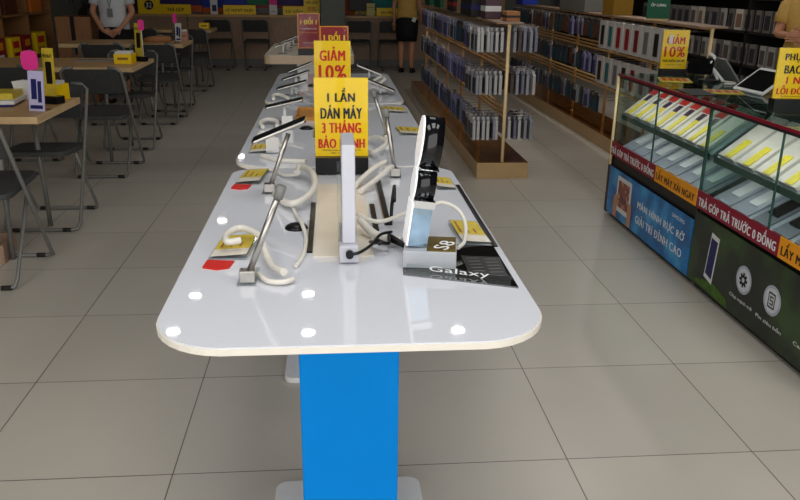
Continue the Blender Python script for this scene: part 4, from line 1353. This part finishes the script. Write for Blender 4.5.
for k in range(7):
    dummy(1.445, 1.08 - 0.16 * k, '%s pale demo phone from far end, lower shelf of far counter' % names[k], 'demo phones on the lower shelf of the far counter', True)
for k in range(7):
    dummy(0.225, 1.08 - 0.16 * k, '%s demo phone from far end, lower shelf of near counter' % names[k], 'demo phones on the lower shelf of the near counter', k < 2)

# things on top of the counters
KZ = 0.884
s = sign('sign_stand', 'yellow GIAM 10% accessory sign on far end of far counter', (2.515, 2.57, KZ), 0.152, 0.262, M_yellow,
     [('GIẢM', 0.68, 0.056, 0.210, M_red), ('10%', 0.78, 0.060, 0.138, M_red), ('PHỤ KIỆN GIÁ RẺ', 0.84, 0.022, 0.086, M_ink), ('Áp dụng toàn hệ thống', 0.6, 0.007, 0.065, M_ink)], base_h=0.04, rz=-0.12)
stk = MB().box(-0.042, -0.02, -0.012, -0.0092, 0.185, 0.235)
stk.build('white_sticker', M_paper, s)
sign('sign_stand', 'large yellow PHU KIEN BAO XAI 1 NAM sign on counter at right', (2.475, 1.19, KZ), 0.215, 0.268, M_yellow,
     [('PHỤ KIỆN', 0.74, 0.046, 0.232, M_ink), ('BAO XÀI', 0.7, 0.044, 0.184, M_ink), ('1 NĂM', 0.56, 0.040, 0.140, M_red), ('LỖI ĐỔI MỚI', 0.88, 0.040, 0.096, M_red), ('Áp dụng cho phụ kiện chính hãng', 0.7, 0.006, 0.068, M_ink)], base_h=0.058, rz=-0.08)
def leaflet(label, x, y, w, d, rz, zb=KZ):
    t = thing('leaflet', label, 'leaflet', (x, y, zb), rz)
    MB().box(-w / 2, w / 2, -d / 2, d / 2, 0, 0.004).build('leaflet_paper', M_yellow_dull, t)
    b = MB()
    for q in range(4):
        b.box(-w * 0.4 + q * w * 0.22, -w * 0.28 + q * w * 0.22, -d * 0.35, d * 0.35, 0.0041, 0.0046)
    b.build('leaflet_print', M_red, t)
leaflet('yellow and red leaflet lying in front of the GIAM 10% counter sign', 2.43, 2.33, 0.17, 0.2, -0.3)
leaflet('yellow and red leaflet lying beside the white tablet', 2.47, 1.83, 0.18, 0.14, -0.3)
bt = thing('black_tray', 'thin black tray under the leaflet beside the white tablet', 'tray', (2.36, 1.80, KZ), -0.1)
MB().box(-0.1, 0.03, -0.13, 0.12, 0, 0.006).build('tray_plate', M_black, bt, 0.002)
bt.location.x = 2.35

def tablet(label, loc, rz, tilt, w, h, frame):
    t = thing('tablet', label, 'tablet', loc, rz)
    mx = Matrix.Translation((0, 0, 0.004)) @ Matrix.Rotation(tilt, 4, 'X')
    MB().prism(rrect(-w / 2, w / 2, 0, h, 0.012, 4), -0.005, 0.004, mx).build('tablet_body', frame, t)
    MB().prism(rrect(-w / 2 + 0.014, w / 2 - 0.014, 0.018, h - 0.018, 0.003, 2), 0.004, 0.005, mx).build('tablet_screen', M_screen, t)
    top = mx @ Vector((0, h * 0.8, -0.006))
    MB().tube([tuple(top), (0, top.y + 0.07, 0.004)], 0.005, 8).build('kickstand', M_steel, t)
    MB().box(-w * 0.3, w * 0.3, -0.004, top.y + 0.08, 0, 0.003).build('stand_plate', M_acryl, t)
    return t
tablet('white framed tablet leaning on a stand on the counter', (2.585, 1.81, KZ), -PI / 2 + 0.1, 0.62, 0.25, 0.18, M_white)
tablet('grey framed tablet leaning on counter behind the white tablet', (2.745, 2.30, KZ), PI / 2, 0.9, 0.22, 0.16, M_grey)
st = thing('phone_stand', 'black phone on white arm stand on far counter', 'phone stand', (2.60, 2.27, KZ), -0.2)
MB().cyl((0, 0), 0.06, 0, 0.012).build('stand_base', M_black, st)
MB().tube(spline([(0.05, 0.0, 0.012), (0.03, 0.0, 0.05), (-0.005, -0.02, 0.095), (0.02, 0.01, 0.13), (0.0, 0.03, 0.15)], 6), 0.009, 8).build('white_arm', M_white, st)
MB().tube(spline([(0.02, 0.0, 0.07), (0.055, -0.01, 0.03), (0.075, -0.015, 0.008)], 6), 0.008, 8).build('white_arm', M_white, st)
mxp = Matrix.Translation((-0.05, -0.02, 0.085)) @ Matrix.Rotation(-0.3, 4, 'Z') @ Matrix.Rotation(0.9, 4, 'X')
MB().prism(rrect(-0.075, 0.06, -0.05, 0.05, 0.01, 4), -0.005, 0.005, mxp).build('mounted_phone', M_black_gloss, st)
cable('white_cable', 'white cable curling under the phone stand on far counter', [(2.66, 2.24, KZ + 0.006), (2.70, 2.18, KZ + 0.006), (2.68, 2.12, KZ + 0.006), (2.62, 2.12, KZ + 0.006)], 0.005)

# ------------------------------------------------------------------ people
def body(parent, J, E, skin=M_skin):
    """J: name -> (x,y,z,r); E: edges. One continuous skinned figure."""
    names_ = list(J)
    me = bpy.data.meshes.new('body')
    me.from_pydata([J[n][:3] for n in names_], [(names_.index(a), names_.index(b)) for a, b in E], [])
    o = bpy.data.objects.new('body_source', me)
    COL.objects.link(o)
    o.modifiers.new('skin', 'SKIN')
    sv = me.skin_vertices[0].data
    for i, n in enumerate(names_):
        r = J[n][3]
        sv[i].radius = r if isinstance(r, tuple) else (r, r)
        sv[i].use_root = (n == 'pelvis')
    sd = o.modifiers.new('sub', 'SUBSURF')
    sd.levels = 2
    sd.render_levels = 2
    bpy.context.view_layer.update()
    dg = bpy.context.evaluated_depsgraph_get()
    m2 = bpy.data.meshes.new_from_object(o.evaluated_get(dg))
    bpy.data.objects.remove(o)
    m2.materials.clear()
    m2.materials.append(skin)
    for p in m2.polygons:
        p.use_smooth = True
        p.material_index = 0
    b = bpy.data.objects.new('body', m2)
    COL.objects.link(b)
    b.parent = parent
    return b

def person(label, loc, rz, arms, shirt, bottom, skirt_len, H=1.58, group=None, long_hair=True, lanyard=False, legs=None, shoe_h=0.02):
    """Local: faces -Y. arms: dict side -> (elbow, wrist) points; hands curl from wrist along a direction."""
    t = thing('person', label, 'person', loc, rz, group)
    k = H / 1.6
    J = {'pelvis': (0, 0, 0.88 * k, (0.15, 0.10)), 'waist': (0, 0, 1.02 * k, (0.115, 0.085)), 'chest': (0, 0, 1.20 * k, (0.14, 0.095)), 'collar': (0, 0, 1.315 * k, (0.085, 0.06)),
         'neck': (0, 0, 1.37 * k, 0.05), 'jaw': (0, -0.012, 1.425 * k, (0.058, 0.062)), 'head': (0, -0.01, 1.49 * k, (0.074, 0.088)), 'crown': (0, 0.0, 1.565 * k, (0.058, 0.066))}
    E = [('pelvis', 'waist'), ('waist', 'chest'), ('chest', 'collar'), ('collar', 'neck'), ('neck', 'jaw'), ('jaw', 'head'), ('head', 'crown')]
    for s, nm in ((-1, 'r'), (1, 'l')):
        J['hip' + nm] = (s * 0.085, 0, 0.82 * k, 0.085)
        J['knee' + nm] = (s * 0.085, -0.01, 0.46 * k, 0.055)
        J['calf' + nm] = (s * 0.085, 0.012, 0.33 * k, 0.052)
        J['ankle' + nm] = (s * 0.085, 0.01, 0.085 * k, 0.034)
        J['toe' + nm] = (s * 0.095, -0.14, 0.03, 0.028)
        E += [('pelvis', 'hip' + nm), ('hip' + nm, 'knee' + nm), ('knee' + nm, 'calf' + nm), ('calf' + nm, 'ankle' + nm), ('ankle' + nm, 'toe' + nm)]
        el, wr, hd = arms[nm]
        J['sh' + nm] = (s * 0.155, 0, 1.29 * k, 0.05)
        J['el' + nm] = el + (0.036,)
        J['wr' + nm] = wr + (0.024,)
        d = Vector(hd).normalized()
        side = d.cross(Vector((0, -1, 0)))
        if side.length < 0.2:
            side = d.cross(Vector((0, 0, 1)))
        side.normalize()
        pal = Vector(wr) + d * 0.05
        J['palm' + nm] = tuple(pal) + ((0.022, 0.03),)
        E += [('collar', 'sh' + nm), ('sh' + nm, 'el' + nm), ('el' + nm, 'wr' + nm), ('wr' + nm, 'palm' + nm)]
        for q, (off, ln) in enumerate(((-0.027, 0.055), (-0.009, 0.066), (0.009, 0.062), (0.026, 0.048))):
            a = pal + side * off + d * 0.032
            m = a + d * ln * 0.5
            e = a + d * ln + Vector((0, -0.012, -0.012))
            J['f%s%da' % (nm, q)] = tuple(a) + (0.0085,)
            J['f%s%db' % (nm, q)] = tuple(m) + (0.008,)
            J['f%s%dc' % (nm, q)] = tuple(e) + (0.0068,)
            E += [('palm' + nm, 'f%s%da' % (nm, q)), ('f%s%da' % (nm, q), 'f%s%db' % (nm, q)), ('f%s%db' % (nm, q), 'f%s%dc' % (nm, q))]
        a = pal - side * 0.032 - d * 0.01
        b = a - side * 0.016 + d * 0.034
        J['t%sa' % nm] = tuple(a) + (0.0095,)
        J['t%sb' % nm] = tuple(b) + (0.008,)
        E += [('palm' + nm, 't%sa' % nm), ('t%sa' % nm, 't%sb' % nm)]
    body(t, J, E)
    # face
    f = MB()
    for s in (-1, 1):
        f.use(M_ink)
        f.add([((s * 0.028) + 0.011 * math.cos(2 * PI * q / 10), -0.099, 1.487 * k + 0.006 * math.sin(2 * PI * q / 10)) for q in range(10)], [list(range(10))[::-1]])
    f.use(mat('lip', (170, 84, 80), 0.5, noise=0.03))
    f.add([(0.022 * math.cos(2 * PI * q / 12), -0.094, 1.428 * k + 0.006 * math.sin(2 * PI * q / 12)) for q in range(12)], [list(range(12))[::-1]])
    f.use(M_skin)
    f.add([(-0.012, -0.09, 1.455 * k), (0.012, -0.09, 1.455 * k), (0, -0.088, 1.495 * k), (0, -0.112, 1.458 * k)], [(0, 1, 3), (1, 2, 3), (2, 0, 3)])
    f.build('face', None, t)
    h = MB()
    h.loft([(0, 0.035, (1.22 if long_hair else 1.40) * k, 0.075, 0.03), (0, 0.04, 1.38 * k, 0.085, 0.05), (0, 0.028, 1.47 * k, 0.092, 0.082), (0, 0.018, 1.55 * k, 0.086, 0.09), (0, 0.01, 1.605 * k, 0.06, 0.068), (0, 0.01, 1.635 * k, 0.02, 0.025)], 20)
    h.build('hair', M_hair, t)
    # blouse
    b = MB()
    b.loft([(0, 0, 0.845 * k, 0.178, 0.122), (0, 0, 0.93 * k, 0.168, 0.116), (0, 0, 1.02 * k, 0.148, 0.108), (0, 0, 1.12 * k, 0.158, 0.116), (0, 0, 1.21 * k, 0.178, 0.12), (0, 0, 1.29 * k, 0.182, 0.1), (0, 0, 1.335 * k, 0.115, 0.078), (0, 0, 1.36 * k, 0.068, 0.062)], 24, capt=False)
    for s, nm in ((-1, 'r'), (1, 'l')):
        sh = Vector((s * 0.155, 0, 1.295 * k))
        el = Vector(arms[nm][0])
        b.tube([tuple(sh + Vector((-s * 0.03, 0, 0.01))), tuple(sh.lerp(el, 0.12)), tuple(sh.lerp(el, 0.40)), tuple(sh.lerp(el, 0.66))], lambda i: (0.066, 0.069, 0.064, 0.06)[i], 14)
    b.build('shirt', shirt, t)
    s_ = MB()
    s_.loft([(0, 0, skirt_len * k, 0.165, 0.125), (0, 0, 0.62 * k, 0.178, 0.132), (0, 0, 0.8 * k, 0.186, 0.136), (0, 0, 0.875 * k, 0.168, 0.12), (0, 0, 0.90 * k, 0.155, 0.11)], 24)
    s_.build('skirt', bottom, t)
    for s in (-1, 1):
        sh = MB()
        sh.loft([(s * 0.092, -0.06, 0.0, 0.042, 0.125), (s * 0.092, -0.06, 0.02, 0.044, 0.127), (s * 0.092, -0.04, 0.05, 0.038, 0.095), (s * 0.088, -0.0, 0.075, 0.03, 0.045)], 18)
        sh.build('shoe', M_black, t)
    if lanyard:
        MB().tube([(-0.045, -0.085, 1.34 * k), (-0.02, -0.125, 1.20 * k), (0, -0.128, 1.08 * k), (0.02, -0.125, 1.20 * k), (0.045, -0.085, 1.34 * k)], 0.006, 6).build('green_lanyard', mat('lanyard_green', (70, 110, 80), 0.6, noise=0.05), t)
        MB().box(-0.03, 0.03, -0.137, -0.130, 0.985 * k, 1.08 * k).build('name_badge', M_grey, t)
    return t

person('person in white short-sleeved blouse and black skirt, hands clasped behind third desk', (-2.02, 7.62, 0), 0.0,
       {'r': ((-0.225, -0.02, 1.02), (-0.085, -0.19, 0.83), (0.9, -0.15, -0.3)), 'l': ((0.225, -0.02, 1.02), (0.12, -0.18, 0.86), (-0.75, -0.2, -0.5))},
       M_shirt_w, M_skirt, 0.48, H=1.58, lanyard=True)
person('person in yellow top and dark skirt standing by the back desk', (1.69, 10.85, 0), PI - 0.3,
       {'r': ((-0.215, 0.0, 1.03), (-0.20, -0.13, 0.85), (0.1, -0.5, -0.6)), 'l': ((0.215, 0.0, 1.03), (0.21, -0.05, 0.80), (0, -0.1, -1))},
       M_shirt_y, M_skirt, 0.5, H=1.58)
person('person in tan yellow shirt behind the counters at the right edge', (3.97, 3.62, 0), -0.9,
       {'r': ((-0.2, -0.05, 1.06), (-0.06, -0.2, 1.06), (0.9, -0.2, 0.25)), 'l': ((0.2, -0.05, 1.04), (0.07, -0.19, 1.03), (-0.9, -0.2, 0.2))},
       M_shirt_y, M_skirt, 0.5, H=1.58)
pp = MB().box(-0.03, 0.03, -0.002, 0.002, 0, 0.07)
o = pp.build('folded_paper', M_paper)
o.location = (1.775, 10.69, 0.80)
o.rotation_euler = (0.2, 0.4, 0)
tag(o, 'small white paper held by person at the back desk', 'paper')

# ------------------------------------------------------------------ light
def disc(x, y, power, size=0.10):
    l = bpy.data.lights.new('downlight_or_fill', 'AREA')
    l.shape = 'DISK'
    l.size = size
    l.energy = power
    l.color = (1.0, 0.97, 0.92)
    o = bpy.data.objects.new('downlight_or_fill', l)
    COL.objects.link(o)
    o.location = (x, y, 2.985)
for x, y in ((-0.79, 3.70), (0.27, 3.62), (1.46, 3.60), (-0.74, 4.45), (0.25, 4.43), (-0.80, 6.72), (-1.06, 7.32), (-0.95, 10.2), (1.4, 9.0)):
    disc(x, y, 1.6)
for x, y, p in ((2.5, 3.6, 9.0), (2.5, 5.6, 9.0), (3.9, 5.2, 9.0), (3.9, 7.0, 9.0)):  # extra discs added to brighten the racks and wall cases
    disc(x, y, p, 0.2)
tl = bpy.data.lights.new('ceiling_light_strip', 'AREA')
tl.shape = 'RECTANGLE'
tl.size = 0.03
tl.size_y = 0.9
tl.energy = 0.5
o = bpy.data.objects.new('ceiling_light_strip', tl)
COL.objects.link(o)
o.location = (-0.10, 3.85, 2.985)
o.rotation_euler = (0, 0, 0.27)

for yc in (2.05, 0.83):  # lamps added to brighten the counter interiors
    for zc, xc, e_ in ((0.858, 0.03, 1.15), (0.61, 0.045, 0.55)):
        l = bpy.data.lights.new('counter_fill_light', 'AREA')
        l.shape = 'RECTANGLE'
        l.size = 1.1
        l.size_y = 0.02
        l.energy = e_
        o = bpy.data.objects.new('counter_fill_light', l)
        COL.objects.link(o)
        o.location = (CX + xc, yc, zc)
        o.rotation_euler = (0, -0.5, PI / 2)
        o.rotation_euler = Euler((-0.55, 0, PI / 2)).copy()
for x, y, p in ((-1.3, -1.8, 26.0), (0.7, -1.8, 25.0), (2.7, -1.8, 26.0), (0.7, 0.6, 10.0)):  # soft overhead lamps added to lift the tabletops and near floor
    l = bpy.data.lights.new('overhead_fill_light', 'AREA')
    l.shape = 'RECTANGLE'
    l.size = 1.2
    l.size_y = 1.2
    l.energy = p
    l.color = (1.0, 0.985, 0.965)
    o = bpy.data.objects.new('overhead_fill_light', l)
    COL.objects.link(o)
    o.location = (x, y, 2.98)
w = bpy.data.worlds.new('daylight')
bpy.context.scene.world = w
w.use_nodes = True
wn = w.node_tree
bgk = wn.nodes['Background']
bgk.inputs['Color'].default_value = (1.0, 0.985, 0.965, 1)
bgk.inputs['Strength'].default_value = 2.4
pt = bpy.data.lights.new('shopfront_portal', 'AREA')
pt.shape = 'RECTANGLE'
pt.size = 8.4
pt.size_y = 3.0
pt.cycles.is_portal = True
o = bpy.data.objects.new('shopfront_portal', pt)
COL.objects.link(o)
o.location = (0.6, -4.78, 1.5)
o.rotation_euler = (PI / 2, 0, 0)

# ------------------------------------------------------------------ camera
F, YAW, PITCH, ROLL = 779.3487, 0.08771638, 0.33171259, 0.01255681
cam = bpy.data.cameras.new('camera')
cam.sensor_fit = 'HORIZONTAL'
cam.sensor_width = 36.0
cam.lens = F * 36.0 / 800.0
cam.clip_start = 0.05
co = bpy.data.objects.new('camera', cam)
COL.objects.link(co)
fw = Vector((math.sin(YAW) * math.cos(PITCH), math.cos(YAW) * math.cos(PITCH), -math.sin(PITCH)))
rt = Vector((math.cos(YAW), -math.sin(YAW), 0))
up = rt.cross(fw)
r2 = rt * math.cos(ROLL) + up * math.sin(ROLL)
u2 = -rt * math.sin(ROLL) + up * math.cos(ROLL)
mw = Matrix((r2, u2, -fw)).transposed().to_4x4()
mw.translation = (0.49298661, -2.02540795, 1.39569079)
co.matrix_world = mw
bpy.context.scene.camera = co
sce = bpy.context.scene
sce.view_settings.view_transform = 'Standard'
sce.view_settings.look = 'None'
sce.view_settings.exposure = 0.0
sce.cycles.use_denoising = True
sce.cycles.max_bounces = 8
sce.cycles.transparent_max_bounces = 16
